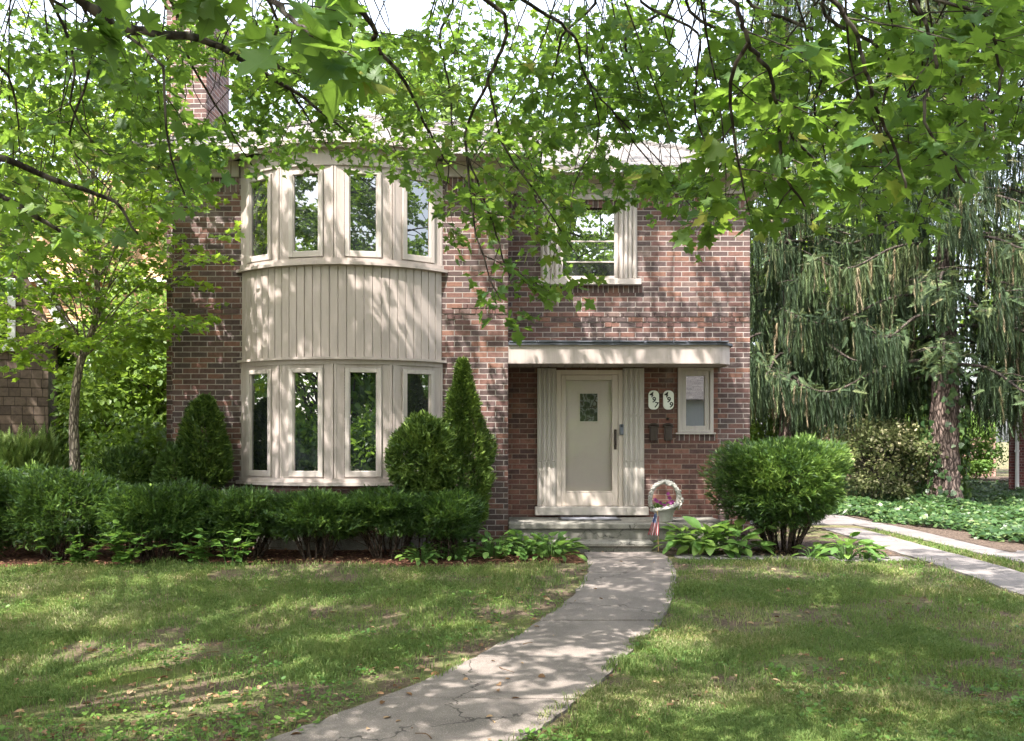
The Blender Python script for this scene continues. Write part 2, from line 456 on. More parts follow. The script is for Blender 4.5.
M['weed'] = mat_leaf('weed_leaf', [(0, (.045, .11, .025)), (.5, (.075, .16, .03)), (1, (.14, .23, .05))], (.2, .34, .05), .35, .5)
M['litter'] = mat_leaf('dead_leaf', [(0, (.10, .055, .03)), (.5, (.2, .12, .07)), (1, (.36, .26, .17))], (.2, .12, .06), .15, .8, .1)
M['petal'] = mat_leaf('petal', [(0, (.10, .006, .06)), (1, (.18, .02, .12))], (.12, .01, .08), .15, .6)
M['twig'] = mat_bark('spruce_branch', (.03, .024, .02), (.10, .08, .065), 12)
M['varieg'] = mat_leaf('variegated_leaf', [(0, (.05, .085, .025)), (.55, (.12, .14, .05)), (.8, (.34, .32, .2)), (1, (.55, .5, .4))], (.3, .34, .14), .35, .6)
# ================================================================== THE BRICK HOUSE
XL, XM, XR = -5.05, -.06, 3.78            # left end, step between the two fronts, right end
YF, YB, YE = 13.39, 14.30, 22.0           # forward front, set-back front, rear
house = empty('brick_house', (-.6, 14.3, .1), 'two-storey brick duplex with rounded bay and flat porch canopy facing the lawn', 'house')

def wall_y(mb, Y, x0, x1, z0, z1, holes=(), depth=.14, mi=0):
    """front wall facing -Y with openings and their brick reveals"""
    xs = sorted({x0, x1, *[h[0] for h in holes], *[h[1] for h in holes]}); zs = sorted({z0, z1, *[h[2] for h in holes], *[h[3] for h in holes]})
    xs = [x for x in xs if x0 <= x <= x1]; zs = [z for z in zs if z0 <= z <= z1]
    for a, b in zip(xs, xs[1:]):
        for c, d in zip(zs, zs[1:]):
            mx, mz = (a + b) / 2, (c + d) / 2
            if any(h[0] < mx < h[1] and h[2] < mz < h[3] for h in holes): continue
            mb.poly([(a, Y, c), (b, Y, c), (b, Y, d), (a, Y, d)], mi)
    for h in holes:
        a, b, c, d = h; c = max(c, z0); d = min(d, z1)
        y2 = Y + depth
        mb.poly([(a, Y, c), (a, Y, d), (a, y2, d), (a, y2, c)], mi); mb.poly([(b, Y, c), (b, y2, c), (b, y2, d), (b, Y, d)], mi)
        mb.poly([(a, Y, c), (a, y2, c), (b, y2, c), (b, Y, c)], mi); mb.poly([(a, Y, d), (b, Y, d), (b, y2, d), (a, y2, d)], mi)

ZW = 5.89
UWIN = (.75, 1.69, 4.31, 5.56)            # upper window opening
DOOR = (.72, 1.74, .70, 2.86)
SIDE = (2.63, 3.20, 1.87, 2.90)
BX, BR, BYC = -2.53, 2.12, 14.89          # bay: centre, radius, centre of its arc
mb = MB()
wall_y(mb, YF, XL, XM, -.2, ZW, [(-3.95, -1.11, 1.0, 5.8)], .05)
wall_y(mb, YB, XM, XR, 2.98, ZW, [UWIN])
wall_y(mb, YB, 3.27, XR, -.2, 2.98)
mb.poly([(XL, YF, -.2), (XL, YF, ZW), (XL, YE, ZW), (XL, YE, -.2)])
mb.poly([(XR, YB, -.2), (XR, YE, -.2), (XR, YE, ZW), (XR, YB, ZW)])
mb.poly([(XM, YF, -.2), (XM, YB, -.2), (XM, YB, ZW), (XM, YF, ZW)])
mb.poly([(XL, YE, -.2), (XL, YE, ZW), (XR, YE, ZW), (XR, YE, -.2)])
mb.build('brick_wall', M['brick'], house)
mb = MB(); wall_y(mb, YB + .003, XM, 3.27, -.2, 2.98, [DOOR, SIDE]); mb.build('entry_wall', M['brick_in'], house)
# soldier courses and the corbelled belt course
def part_boxes(name, mat, parent, *boxes):
    for b in boxes: mb = MB(); mb.box(*b); mb.build(name, mat, parent)
part_boxes('soldier_course', M['soldier'], house, (XM + .01, XR, YB - .004, YB + .03, 5.44, 5.655), (XL, -4.06, YF - .004, YF + .03, 5.44, 5.655), (-1.0, XM - .002, YF - .004, YF + .03, 5.44, 5.655), (.36, 2.07, YB - .005, YB + .03, 4.09, 4.205), (2.6, 3.23, YB - .004, YB + .03, 1.74, 1.845))
def belt(x0, x1, Y):
    mb = MB(); x = x0 + .004
    k = 0
    while x < x1 - .05:
        e = min(x + .235, x1 - .004)
        mb.box(x, e, Y - .012, Y + .04, 3.625, 3.695, .005)
        mb.box(max(x0 + .004, x + .12), min(e + .115, x1 - .004), Y - .016, Y + .04, 3.705, 3.775, .005)
        if k % 2 == 0: mb.box(x + .06, x + .17, Y - .012, Y + .04, 3.545, 3.615, .005)
        x += .245; k += 1
    mb.build('belt_course', M['brick'], house)
belt(XM, XR, YB); belt(-1.02, XM, YF); belt(XL, -4.04, YF)
# foundation under the bay and brick apron
def arc(th, r): return (BX + r * math.sin(th), BYC - r * math.cos(th))
def arc_block(mb, r, z0, z1, t0=-45.2, t1=45.2, n=36, inner=.35, mi=0):
    T = [math.radians(t0 + (t1 - t0) * i / n) for i in range(n + 1)]
    out = [arc(t, r) for t in T]; inn = [arc(t, r - inner) for t in T]
    mb.prism(out + inn[::-1], z0, z1, mi)
mb = MB(); arc_block(mb, BR - .05, -.2, .42); mb.build('foundation', M['step'], house)
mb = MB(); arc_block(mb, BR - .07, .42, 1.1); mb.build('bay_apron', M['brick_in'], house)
# ------------------------------------------------------------------ bay
mb = MB()
nb = 27
for i in range(nb):
    a0 = math.radians(-44.6 + 89.2 * i / nb) + .0012; a1 = math.radians(-44.6 + 89.2 * (i + 1) / nb) - .0012
    o = [arc(a0, BR - .008), arc(a0 + .003, BR), arc(a1 - .003, BR), arc(a1, BR - .008), arc(a1, BR - .05), arc(a0, BR - .05)]
    mb.prism(o, 2.93, 4.235)
arc_block(mb, BR - .022, 2.92, 4.24, inner=.1, n=54)
mb.build('bay_siding', M['paint'], house)
for bands in (((.065, 4.235, 4.275, 46), (.02, 4.275, 4.335, 45.2)), ((.055, 2.895, 2.93, 45.8), (.0, 2.83, 2.895, 45.2)), ((.07, 1.10, 1.15, 46), (.03, 1.15, 1.20, 45.2)), ((.01, 5.655, 5.884, 45.2), (.11, 5.885, 5.93, 46), (.16, 5.93, 6.0, 47))):
    mb = MB()
    for r_, za, zb_, tt in bands: arc_block(mb, BR + r_, za, zb_, -tt, tt, 54)
    mb.build('bay_band', M['paint'], house)
FH = math.radians(11.25)
RF = BR * math.cos(FH)
for z0, z1 in ((1.20, 2.83), (4.335, 5.655)):
    boards = MB()
    for i in range(4):
        th = -3 * FH + 2 * FH * i
        c = arc(th, RF)
        F = Matrix.Translation((c[0], c[1], 0)) @ Matrix.Rotation(th, 4, 'Z')
        hw = BR * math.sin(FH)
        so = .262
        for s in (-1, 1):
            a, b = sorted((s * (so + .003), s * (hw - .004)))
            boards.boxm(F, a, b, -.004, .06, z0, z1)
            a, b = sorted((s * (hw - .04), s * (hw - .006))); boards.boxm(F, a, b, -.010, 0, z0, z1 - .003, .003)
        boards.boxm(F, -so, so, -.01, .06, z1 - .055, z1 - .001); boards.boxm(F, -so, so, -.012, .06, z0 + .001, z0 + .02)
        f = MB(); w0, w1 = z0 + .023, z1 - .058
        fw = .068
        for a, b, c_, d in ((-so + .003, -so + fw, w0, w1), (so - fw, so - .003, w0, w1), (-so + fw, so - fw, w0, w0 + .085), (-so + fw, so - fw, w1 - .06, w1)):
            f.boxm(F, a, b, -.036, .05, c_, d, .005)
        fi = fw + .014
        for a, b, c_, d in ((-so + fw, -so + fi, w0 + .085, w1 - .06), (so - fi, so - fw, w0 + .085, w1 - .06)):
            f.boxm(F, a, b, -.02, .05, c_, d, .003)
        fo = f.build('window', M['cream'], house)
        fo['label'] = 'narrow casement window of the rounded bay'
        g = MB(); g.boxm(F, -so + fi - .003, so - fi + .003, .004, .012, w0 + .08, w1 - .055)
        g.build('pane', M['glass_c' if (i, z0 > 3) in ((0, True), (3, False)) else 'glass_up' if z0 > 3 else 'glass'], fo)
    boards.build('bay_boards', M['paint'], house)
# ------------------------------------------------------------------ upper window
mb = MB()
x0, x1, z0, z1 = UWIN
for a, b in ((.455, x0 - .003), (x1 + .003, 1.985)):
    w = b - a
    mb.box(a, b, YB - .03, YB + .02, 4.30, 5.65)
    for q in range(4):
        u = a + w * (.06 + .235 * q)
        mb.box(u, u + w * .17, YB - .065 - .008 * (q % 2), YB - .028, 4.303, 5.647, .012)
mb.box(x0 - .003, x1 + .003, YB - .045, YB + .02, z1, 5.65)
mb.box(.40, 2.045, YB - .10, YB + .1, 4.205, 4.298, .006)
w = mb.build('window', M['cream'], house); w['label'] = 'double-hung upper window with fluted casing over the door'
mb = MB()
for a, b, c, d in ((x0, x0 + .06, z0, z1), (x1 - .06, x1, z0, z1), (x0 + .06, x1 - .06, z1 - .06, z1), (x0 + .06, x1 - .06, z0, z0 + .05)):
    mb.box(a, b, YB + .02, YB + .12, c, d, .004)
mb.box(x0 + .06, x1 - .06, YB + .05, YB + .1, 4.905, 4.93, .004); mb.box(x0 + .06, x1 - .06, YB + .045, YB + .1, 4.575, 4.60, .004)
mb.build('sash', M['cream'], w)
mb = MB(); mb.box(x0 + .055, x1 - .055, YB + .07, YB + .08, 4.93, z1 - .055); mb.box(x0 + .055, x1 - .055, YB + .06, YB + .07, 4.595, 4.905); mb.build('pane', M['glass'], w)
mb = MB(); mb.box(x0 + .055, x1 - .055, YB + .058, YB + .066, z0 + .045, 4.57); mb.build('screen', M['screen'], w)
# ------------------------------------------------------------------ side light by the door
x0, x1, z0, z1 = SIDE
mb = MB()
for a, b, c, d in ((x0 + .003, x0 + .06, z0, z1), (x1 - .06, x1 - .003, z0, z1), (x0 + .06, x1 - .06, z1 - .05, z1), (x0 + .06, x1 - .06, z0, z0 + .04)):
    mb.box(a, b, YB - .03, YB + .1, c, d, .004)
for a, b, c, d in ((x0 + .063, x0 + .135, z0 + .04, z1 - .05), (x1 - .135, x1 - .063, z0 + .04, z1 - .05), (x0 + .135, x1 - .135, z1 - .13, z1 - .05), (x0 + .135, x1 - .135, z0 + .04, z0 + .105)):
    mb.box(a, b, YB - .008, YB + .09, c, d, .004)
mb.box(x0 - .03, x1 + .03, YB - .05, YB + .02, z0 - .03, z0 - .002, .004)
w = mb.build('window', M['cream'], house); w['label'] = 'small fixed window right of the door'
mb = MB(); mb.box(x0 + .13, x1 - .13, YB + .04, YB + .05, z0 + .1, z1 - .125); mb.build('pane', mat_glass('side_glass', (.03, .03, .035), .22), w)
# ------------------------------------------------------------------ door, surround, sill
mb = MB()
for a, b in ((.40, .70), (1.76, 2.09)):
    w_ = b - a
    mb.box(a, b, YB - .07, YB + .12, .70, 2.885)
    for q in range(4):
        u = a + w_ * (.05 + .24 * q)
        for c, d in ((.705, 1.415), (1.421, 2.135), (2.141, 2.88)):
            mb.box(u, u + w_ * .18, YB - .086 + .005 * abs(q - 1.5), YB - .068, c, d, .014)
mb.build('door_surround', M['stone'], house)
mb = MB(); mb.box(.36, 2.15, YB - .16, YB + .12, .565, .697, .008); mb.build('door_sill', M['stone'], house)
mb = MB()
mb.box(.703, .775, YB - .045, YB + .12, .70, 2.86, .004); mb.box(1.685, 1.757, YB - .045, YB + .12, .70, 2.86, .004); mb.box(.775, 1.685, YB - .045, YB + .12, 2.785, 2.86, .004)
mb.build('door_frame', M['door'], house)
mb = MB()
dx0, dx1, dz0, dz1 = .778, 1.682, .705, 2.78
for a, b, c, d in ((dx0, dx0 + .075, dz0, dz1), (dx1 - .095, dx1, dz0, dz1), (dx0 + .075, dx1 - .095, dz1 - .08, dz1), (dx0 + .075, dx1 - .095, dz0, dz0 + .22)):
    mb.box(a, b, YB - .03, YB + .012, c, d, .005)
mb.box(dx0 + .07, dx1 - .09, YB - .036, YB - .028, dz0 + .22, dz0 + .235, .002)
sd = mb.build('storm_door', M['door'], house)
mb = MB(); mb.box(dx0 + .07, dx1 - .09, YB - .012, YB - .006, dz0 + .215, dz1 - .075); mb.build('pane', M['clear'], sd)
mb = MB()
hx = dx1 - .045
mb.box(hx - .02, hx + .02, YB - .05, YB - .028, 1.60, 1.92, .006)
V, F = tube(smooth_line([(hx, YB - .05, 1.88), (hx, YB - .1, 1.86), (hx, YB - .11, 1.77), (hx, YB - .1, 1.68), (hx, YB - .05, 1.66)], 14), .011, .011, 8); mb.raw(V, F)
mb.build('handle', M['metal_dark'], sd)
mb = MB(); mb.box(1.70, 1.765, YB - .085, YB - .04, 1.83, 2.0, .012); mb.box(1.715, 1.75, YB - .092, YB - .083, 1.95, 1.985, .004, 1); mb.build('keypad', [M['metal_grey'], M['black']], house)
mb = MB()
gx0, gx1, gz0, gz1 = 1.075, 1.375, 2.04, 2.50
Yd = YB + .075
for a, b, c, d in ((.775, gx0, .70, 2.78), (gx1, 1.685, .70, 2.78), (gx0, gx1, .70, gz0), (gx0, gx1, gz1, 2.78)): mb.box(a, b, Yd, Yd + .04, c, d)
for a, b, c, d in ((gx0 - .03, gx0 + .01, gz0 - .03, gz1 + .03), (gx1 - .01, gx1 + .03, gz0 - .03, gz1 + .03), (gx0 + .01, gx1 - .01, gz0 - .03, gz0 + .01), (gx0 + .01, gx1 - .01, gz1 - .01, gz1 + .03)): mb.box(a, b, Yd - .012, Yd - .001, c, d, .003)
for u in (.87, 1.21, 1.57): mb.box(u, u + .006, Yd - .004, Yd - .001, .72, 2.0)
di = mb.build('front_door', M['inner_door'], house)
# stained glass light: leaded pieces radiating in two fans
t = NT('stained_glass'); v = t.n('TexVoronoi'); v.inputs['Scale'].default_value = 11; t.put(v.inputs['Vector'], t.pos()); sc = t.n('SeparateColor'); t.put(sc.inputs[0], v.outputs[0])
c = t.ramp(sc.outputs[0], [(0, (.02, .022, .02)), (.3, (.05, .06, .045)), (.5, (.20, .20, .21)), (.7, (.06, .045, .035)), (.85, (.34, .34, .36))], 'CONSTANT'); mg = t.done(t.bsdf(c, .35, None, .4))
mb = MB(); mb.box(gx0 + .004, gx1 - .004, Yd + .004, Yd + .012, gz0 + .004, gz1 - .004); mb.build('stained_glass', mg, di)
mb = MB(); cx, cz = (gx0 + gx1) / 2, (gz0 + gz1) / 2
for s in (-1, 1):
    for q in (-.14, -.05, .05, .14):
        V, F = tube([(cx + q * .25, Yd + .001, cz), (cx + q, Yd + .001, cz + s * .22)], .004, .004, 4); mb.raw(V, F)
V, F = tube([(gx0 + .01, Yd + .001, cz), (gx1 - .01, Yd + .001, cz)], .005, .005, 4); mb.raw(V, F)
mb.build('leading', M['metal_dark'], di)
mb = MB(); V, F = tube([(2.475, YB - .02, 2.085), (2.475, YB + .01, 2.085)], .022, .026, 12); mb.raw(V, F); mb.box(2.462, 2.488, YB - .024, YB - .019, 2.072, 2.098, .004); mb.build('doorbell', M['black'], house)
# ------------------------------------------------------------------ porch canopy, porch slab and step
CY = 13.40
def canopy_outline(o):
    r = .36
    pts = [(XM + .006, YB - .006), (XM + .006, CY - o)]
    for i in range(9):
        a = math.radians(-90 + 90 * i / 8); pts.append((3.32 + o - r + r * math.cos(a), CY - o + r + r * math.sin(a)))
    return pts + [(3.32 + o, YB - .006)]
def solid_soffit(mb):
    x = XM + .02
    while x < 3.25:
        mb.box(x, min(x + .118, 3.29), CY + .04 + max(0, x + .118 - 2.96) * .5, YB - .01, 2.905, 2.92, .004); x += .124
mb = MB(); mb.prism(canopy_outline(0), 2.93, 3.165)
o1, o2 = canopy_outline(0), canopy_outline(-.03)
mb.raw([(x, y, 2.89) for x, y in o1] + [(x, y, 2.89) for x, y in o2] + [(x, y, 2.93) for x, y in o1] + [(x, y, 2.93) for x, y in o2],
       [q for i in range(1, len(o1) - 2 + 1) for q in ((i, i + 1, i + 1 + len(o1), i + len(o1)), (i, i + 2 * len(o1), i + 1 + 2 * len(o1), i + 1), (i + len(o1), i + 1 + len(o1), i + 1 + 3 * len(o1), i + 3 * len(o1))) if i + 1 < len(o1)])
cn = mb.build('porch_canopy', M['paint'], house)
mb = MB(); solid_soffit(mb); mb.build('soffit', M['paint'], cn)
mb = MB()
mb.prism(canopy_outline(.035), 3.165, 3.20)
for i in range(16):   # lapped and patched roofing felt at the edge
    x = XM + .02 + i * .205; mb.box(x, x + R_.uniform(.16, .26), CY - .045 - R_.uniform(0, .012), CY + .3, 3.2 + i % 2 * .003, 3.215 + R_.uniform(0, .02), .004)
o = [(XM + .01, CY + .02, 3.2), (3.3, CY + .3, 3.2), (3.3, YB - .008, 3.33), (XM + .01, YB - .008, 3.33)]; mb.poly(o)
mb.build('felt_roofing', M['tar'], cn)
mb = MB()
mb.box(XM + .006, 3.16, 13.2, YB - .004, -.1, .44, .006); mb.box(XM + .007, 3.18, 13.165, YB - .005, .441, .53, .014)
pc = mb.build('porch', M['step'], house)
mb = MB(); mb.box(.50, 2.0, 12.86, 13.198, -.1, .215, .006); mb.box(.47, 2.03, 12.815, 13.197, .216, .295, .024); mb.build('step', M['step'], pc)
# ------------------------------------------------------------------ eaves and roof
ZE = 5.97
EL, ER, EF, EW, EM, EB = -5.47, 4.20, 13.88, 12.97, .36, 22.4
mb = MB()
mb.box(EL + .02, EM - .02, EW + .03, YF + .03, 5.885, 5.90); mb.box(EL + .02, XL + .03, YF + .03, EB, 5.885, 5.90)
mb.box(XM - .03, ER - .02, EF + .03, YB + .03, 5.886, 5.901); mb.box(XR - .02, ER - .02, YB + .03, EB, 5.885, 5.90); mb.box(XM - .02, EM - .02, YF + .03, EF + .03, 5.884, 5.899)
mb.box(EL + .02, ER - .02, YE - .02, EB - .02, 5.883, 5.898)
sf = mb.build('eave_soffit', M['paint'], house)
part_boxes('frieze_board', M['paint'], house, (XM + .01, XR + .02, YB - .045, YB + .02, 5.655, 5.884, .004), (XL - .02, -4.05, YF - .045, YF + .02, 5.655, 5.884, .004), (-1.02, XM + .03, YF - .045, YF + .02, 5.655, 5.884, .004),
    (XR, XR + .045, YB + .02, YE, 5.655, 5.883), (XM, XM + .044, YF + .02, YB - .045, 5.655, 5.883))
prof = [(0, -.085), (-.02, -.085), (-.045, -.05), (-.05, -.02), (-.075, -.005), (-.075, .012), (-.06, .012), (-.06, .0), (0, -.06)]
def gutter(mb, p, q, nrm):
    p, q, nrm = Vector(p), Vector(q), Vector(nrm)
    V = [(e - nrm * (d - .0) + Vector((0, 0, h))) for e in (p, q) for d, h in prof]
    k = len(prof); mb.raw(V, [(i, (i + 1) % k, k + (i + 1) % k, k + i) for i in range(k)] + [tuple(range(k)), tuple(range(k, 2 * k))])
mb = MB()
for p, q, nn in (((EL - .05, EW, ZE), (EM + .05, EW, ZE), (0, -1, 0)), ((EM, EW - .03, ZE + .002), (EM, EF - .08, ZE + .002), (1, 0, 0)), ((EM + .06, EF, ZE), (ER + .05, EF, ZE), (0, -1, 0)), ((ER, EF, ZE), (ER, EB, ZE), (1, 0, 0))):
    gutter(mb, p, q, tuple(-v for v in nn))
mb.build('gutter', M['white'], house)
def rz(d): return ZE + .02 + .5 * d
AW = (EM - EL) / 2; RX = (EL + EM) / 2
def rp(x, y, d): return (x, y, rz(d))
H1 = AW; H2 = (EB - EF) / 2
apex, vj = rp(RX, EW + AW, H1), rp(RX, EF + AW, H1)
ra, rb = rp(EL + H2, EF + H2, H2), rp(ER - H2, EF + H2, H2)
mb = MB()
mb.poly([rp(EL, EW, 0), apex, vj, ra, rp(EL, EB, 0)][::-1]); mb.poly([rp(EL, EW, 0), rp(EM, EW, 0), apex]); mb.poly([rp(EM, EW, 0), rp(EM, EF, 0), vj, apex])
mb.poly([rp(EM, EF, 0), rp(ER, EF, 0), rb, ra, vj]); mb.poly([rp(ER, EF, 0), rp(ER, EB, 0), rb]); mb.poly([rp(ER, EB, 0), rp(EL, EB, 0), ra, rb])
for e in list(mb.bm.verts): pass
ro = mb.build('roof', M['roof'], house)
mb = MB()
for p, q in ((rp(EL, EW, 0), apex), (rp(EM, EW, 0), apex), (apex, vj), (rp(ER, EF, 0), rb), (ra, rb), (vj, ra)):
    V, F = tube([np.array(p) + (0, 0, .015), np.array(q) + (0, 0, .015)], .06, .06, 6); mb.raw(V, F)
mb.build('ridge_cap', M['roof'], ro)
mb = MB(); mb.box(EL + .01, EM - .01, EW + .004, EW + .03, 5.886, 5.985); mb.box(EM - .02, ER - .01, EF + .004, EF + .03, 5.886, 5.985); mb.box(ER - .03, ER - .004, EF + .03, EB, 5.886, 5.985); mb.build('fascia', M['paint'], house)
mb = MB(); mb.box(-5.72, -5.06, 14.9, 16.1, -.2, 8.9); mb.box(-5.76, -5.02, 14.86, 16.14, 8.9, 9.05, .01); mb.build('chimney', M['brick'], house)

# ================================================================== SMALL THINGS AT THE DOOR
for i, (x, num, lab) in enumerate(((2.25, '497', 'white oval-cornered house number plaque reading 497'), (2.485, '499', 'white oval-cornered house number plaque reading 499'))):
    mb = MB(); pts = []
    w, h, r = .083, .148, .07
    for sx, sz, a0 in ((1, 1, 0), (-1, 1, 90), (-1, -1, 180), (1, -1, 270)):
        for j in range(7):
            a = math.radians(a0 + 15 * j); pts.append((sx * (w - r) + r * math.cos(a), sz * (h - r) + r * math.sin(a)))
    bm = mb.bm
    fr = [bm.verts.new((x + px, YB - .022, 2.385 + pz)) for px, pz in pts]; bk = [bm.verts.new((x + px * 1.03, YB + .004, 2.385 + pz * 1.03)) for px, pz in pts]
    bm.faces.new(fr); n_ = len(pts)
    for j in range(n_): bm.faces.new((fr[j], fr[(j + 1) % n_], bk[(j + 1) % n_], bk[j]))
    o = mb.build('number_plaque', M['plaque']); tag(o, lab, 'house number', 'number plaques by the front door')
    tmp = []
    for j, ch in enumerate(num):
        cu = bpy.data.curves.new('numeral', 'FONT'); cu.body = ch; cu.size = .125; cu.extrude = .002; cu.align_x = 'CENTER'; cu.align_y = 'CENTER'; cu.offset = .0025
        to = bpy.data.objects.new('numeral', cu); COL.objects.link(to)
        cu.materials.append(M['black']); to.parent = o
        to.location = (x + (-.036, .002, .04)[j], YB - .0245, 2.385 + (.083, -.002, -.083)[j]); to.rotation_euler = (math.radians(90), math.radians(12), 0)
        bpy.context.view_layer.update(); me_ = bpy.data.meshes.new_from_object(to.evaluated_get(bpy.context.evaluated_depsgraph_get())); mw = to.matrix_basis.copy()
        bpy.data.objects.remove(to); to = bpy.data.objects.new('numeral', me_); COL.objects.link(to); to.parent = o; to.matrix_basis = mw
for i, (x, lab) in enumerate(((2.245, 'small dark metal mailbox under the 497 plaque'), (2.475, 'small dark metal mailbox under the 499 plaque'))):
    t_ = empty('mailbox', (x, YB, 1.74), lab, 'mailbox', 'wall mailboxes by the front door')
    mb = MB(); mb.prism([(x - .062, YB - .004), (x - .062, YB - .05), (x - .045, YB - .065), (x + .045, YB - .065), (x + .062, YB - .05), (x + .062, YB - .004)], 1.745, 1.955); mb.box(x - .03, x + .03, YB - .07, YB - .064, 1.77, 1.9, .003); mb.build('box', M['metal_dark'], t_)
    mb = MB(); V, F = tube(smooth_line([(x - .068, YB - .03, 1.955), (x - .06, YB - .04, 1.985), (x, YB - .045, 2.0), (x + .06, YB - .04, 1.985), (x + .068, YB - .03, 1.955)], 12), .022, .022, 8); mb.raw(V, F); mb.box(x - .07, x + .07, YB - .075, YB - .006, 1.951, 1.972, .006); mb.build('lid', M['metal_dark'], t_)
    mb = MB()
    for s in (-1, 1):
        V, F = tube([(x + s * .03, YB - .05, 1.745), (x + s * .03, YB - .085, 1.71), (x + s * .03, YB - .06, 1.70)], .005, .005, 6); mb.raw(V, F)
    mb.box(x - .034, x + .034, YB - .055, YB - .045, 1.738, 1.747)
    mb.build('paper_hook', M['metal_dark'], t_)
mb = MB(); mb.box(.72, 1.66, 13.62, 14.08, .531, .545, .004); mb.box(.755, 1.625, 13.655, 14.045, .545, .551, .002, 1)
tag(mb.build('doormat', [M['black'], mat_plain('mat_pile', (.17, .17, .19), .95, .1, .4, 60, .004)]), 'flat dark grey doormat on the porch slab before the door', 'doormat')

# cast basket planter with rope rim, arched handle and moulded flowers
bx, by, bz = 2.27, 13.42, .53
pl = empty('basket_planter', (bx, by, bz), 'whitish cast-stone basket planter with tall arched handle on porch edge', 'planter', rz=0)
def ring(zc, r, n=28, tilt=.0): return [(bx + r * .98 * math.cos(a), by + r * math.sin(a), bz + zc + tilt * math.cos(a)) for a in np.linspace(0, 2 * math.pi, n, endpoint=False)]
mb = MB(); V = []; rings = [(0, .115, 0), (.02, .125, 0), (.10, .135, .005), (.17, .165, .02), (.215, .20, .04), (.22, .175, .04), (.16, .145, .02)]
for zc, r, tl in rings: V += ring(zc, r * (1 + 0), 28, tl)
F = [(k * 28 + j, k * 28 + (j + 1) % 28, (k + 1) * 28 + (j + 1) % 28, (k + 1) * 28 + j) for k in range(len(rings) - 1) for j in range(28)]
F += [tuple(range(27, -1, -1)), tuple(range(6 * 28, 7 * 28))]
V = [(x + .006 * math.sin(math.atan2(y - by, x - bx) * 12) * math.cos(z * 90), y, z) for x, y, z in V]
mb.raw(V, F); bo = mb.build('basket', M['basket'], pl, True)
mb = MB()
def rope(ctrl, r, n, tw):
    C = smooth_line(ctrl, n)
    for ph in (0, 2.1, 4.2):
        off = np.stack([np.cos(np.arange(n) * tw + ph), np.sin(np.arange(n) * tw + ph) * .8, np.sin(np.arange(n) * tw + ph)], 1) * r * .5
        V, F = tube(C + off, r * .72, r * .72, 6); mb.raw(V, F)
rr = ring(.22, .19, 20, .04); rope(rr + rr[:2], .026, 90, .55)
rope([(bx - .20, by, bz + .22), (bx - .21, by, bz + .36), (bx - .15, by, bz + .52), (bx + .0, by, bz + .60), (bx + .14, by, bz + .55), (bx + .21, by, bz + .42), (bx + .20, by, bz + .26)], .03, 80, .5)
mb.build('handle', M['basket'], pl, True)
mb = MB()
for q in range(34):
    a = R_.uniform(0, 1); C = smooth_line([(bx + .02, by, bz + .58), (bx + .15, by, bz + .53), (bx + .235, by, bz + .42), (bx + .25, by, bz + .28), (bx + .2, by - .05, bz + .2)], 40)[int(a * 39)]
    c = C + R_.uniform(-.022, .022, 3) - (0, .02, 0)
    g = bmesh.ops.create_icosphere(mb.bm, subdivisions=1, radius=R_.uniform(.012, .026), matrix=Matrix.Translation(c) @ Matrix.Diagonal((1, .7, R_.uniform(.6, 1.2), 1)))
V, F = tube(smooth_line([(bx + .02, by - .02, bz + .58), (bx + .15, by - .02, bz + .53), (bx + .235, by - .02, bz + .42), (bx + .25, by - .02, bz + .28), (bx + .2, by - .07, bz + .2)], 16), .014, .014, 6); mb.raw(V, F)
mb.build('moulded_flowers', M['basket'], pl, True)
# living plant in the basket
fl = empty('petunia_plant', (bx, by, bz + .2), 'magenta flowering plant growing inside the basket planter', 'plant')
LEAF_O = (np.array([(0, 0, 0), (.22, .2, .03), (.3, .48, .04), (.2, .78, .02), (0, 1, -.06), (-.2, .78, .02), (-.3, .48, .04), (-.22, .2, .03), (0, .5, -.03)]), np.array([(8, i, (i + 1) % 8) for i in range(8)]))
n = 130; a = R_.uniform(0, 6.28, n); r = np.sqrt(R_.uniform(0, 1, n)) * .18
P = np.stack([bx + r * np.cos(a), by + r * np.sin(a), bz + .18 + R_.uniform(0, .08, n)], 1); d = unit(np.stack([np.cos(a) * .8, np.sin(a) * .8, R_.uniform(.1, .9, n)], 1))
X, Y, Z = frames(d, np.tile([0, 0, 1.], (n, 1))); B = Bag(); B.add(*scatter(LEAF_O, P, X, Y, Z, R_.uniform(.05, .08, n), R_.uniform(0, 1, n))); link('foliage', B.mesh('foliage'), M['weed'], fl)
PET = (np.array([(0, 0, 0)] + [(math.cos(q * math.pi / 5) * (1 if q % 2 == 0 else .72), math.sin(q * math.pi / 5) * (1 if q % 2 == 0 else .72), .35) for q in range(10)]), np.array([(0, 1 + q, 1 + (q + 1) % 10) for q in range(10)]))
P = np.array([(bx - .12, by - .08, bz + .31), (bx - .08, by - .12, bz + .29), (bx - .14, by - .03, bz + .33), (bx + .06, by - .1, bz + .36), (bx + .07, by - .13, bz + .29), (bx + .03, by - .14, bz + .27), (bx + .1, by - .09, bz + .30), (bx + .05, by - .06, bz + .42), (bx + .11, by - .12, bz + .26), (bx - .04, by - .15, bz + .25)])
n = len(P); d = unit(np.stack([R_.uniform(-.4, .4, n), np.full(n, -1.), R_.uniform(.1, .6, n)], 1))
x, y, z = frames(R_.normal(size=(n, 3)), d); z = d; x = unit(np.cross(y, z)); y = np.cross(z, x)
B = Bag(); B.add(*scatter(PET, P, x, y, z, R_.uniform(.03, .042, n), R_.uniform(0, 1, n))); link('flowers', B.mesh('flowers'), M['petal'], fl)
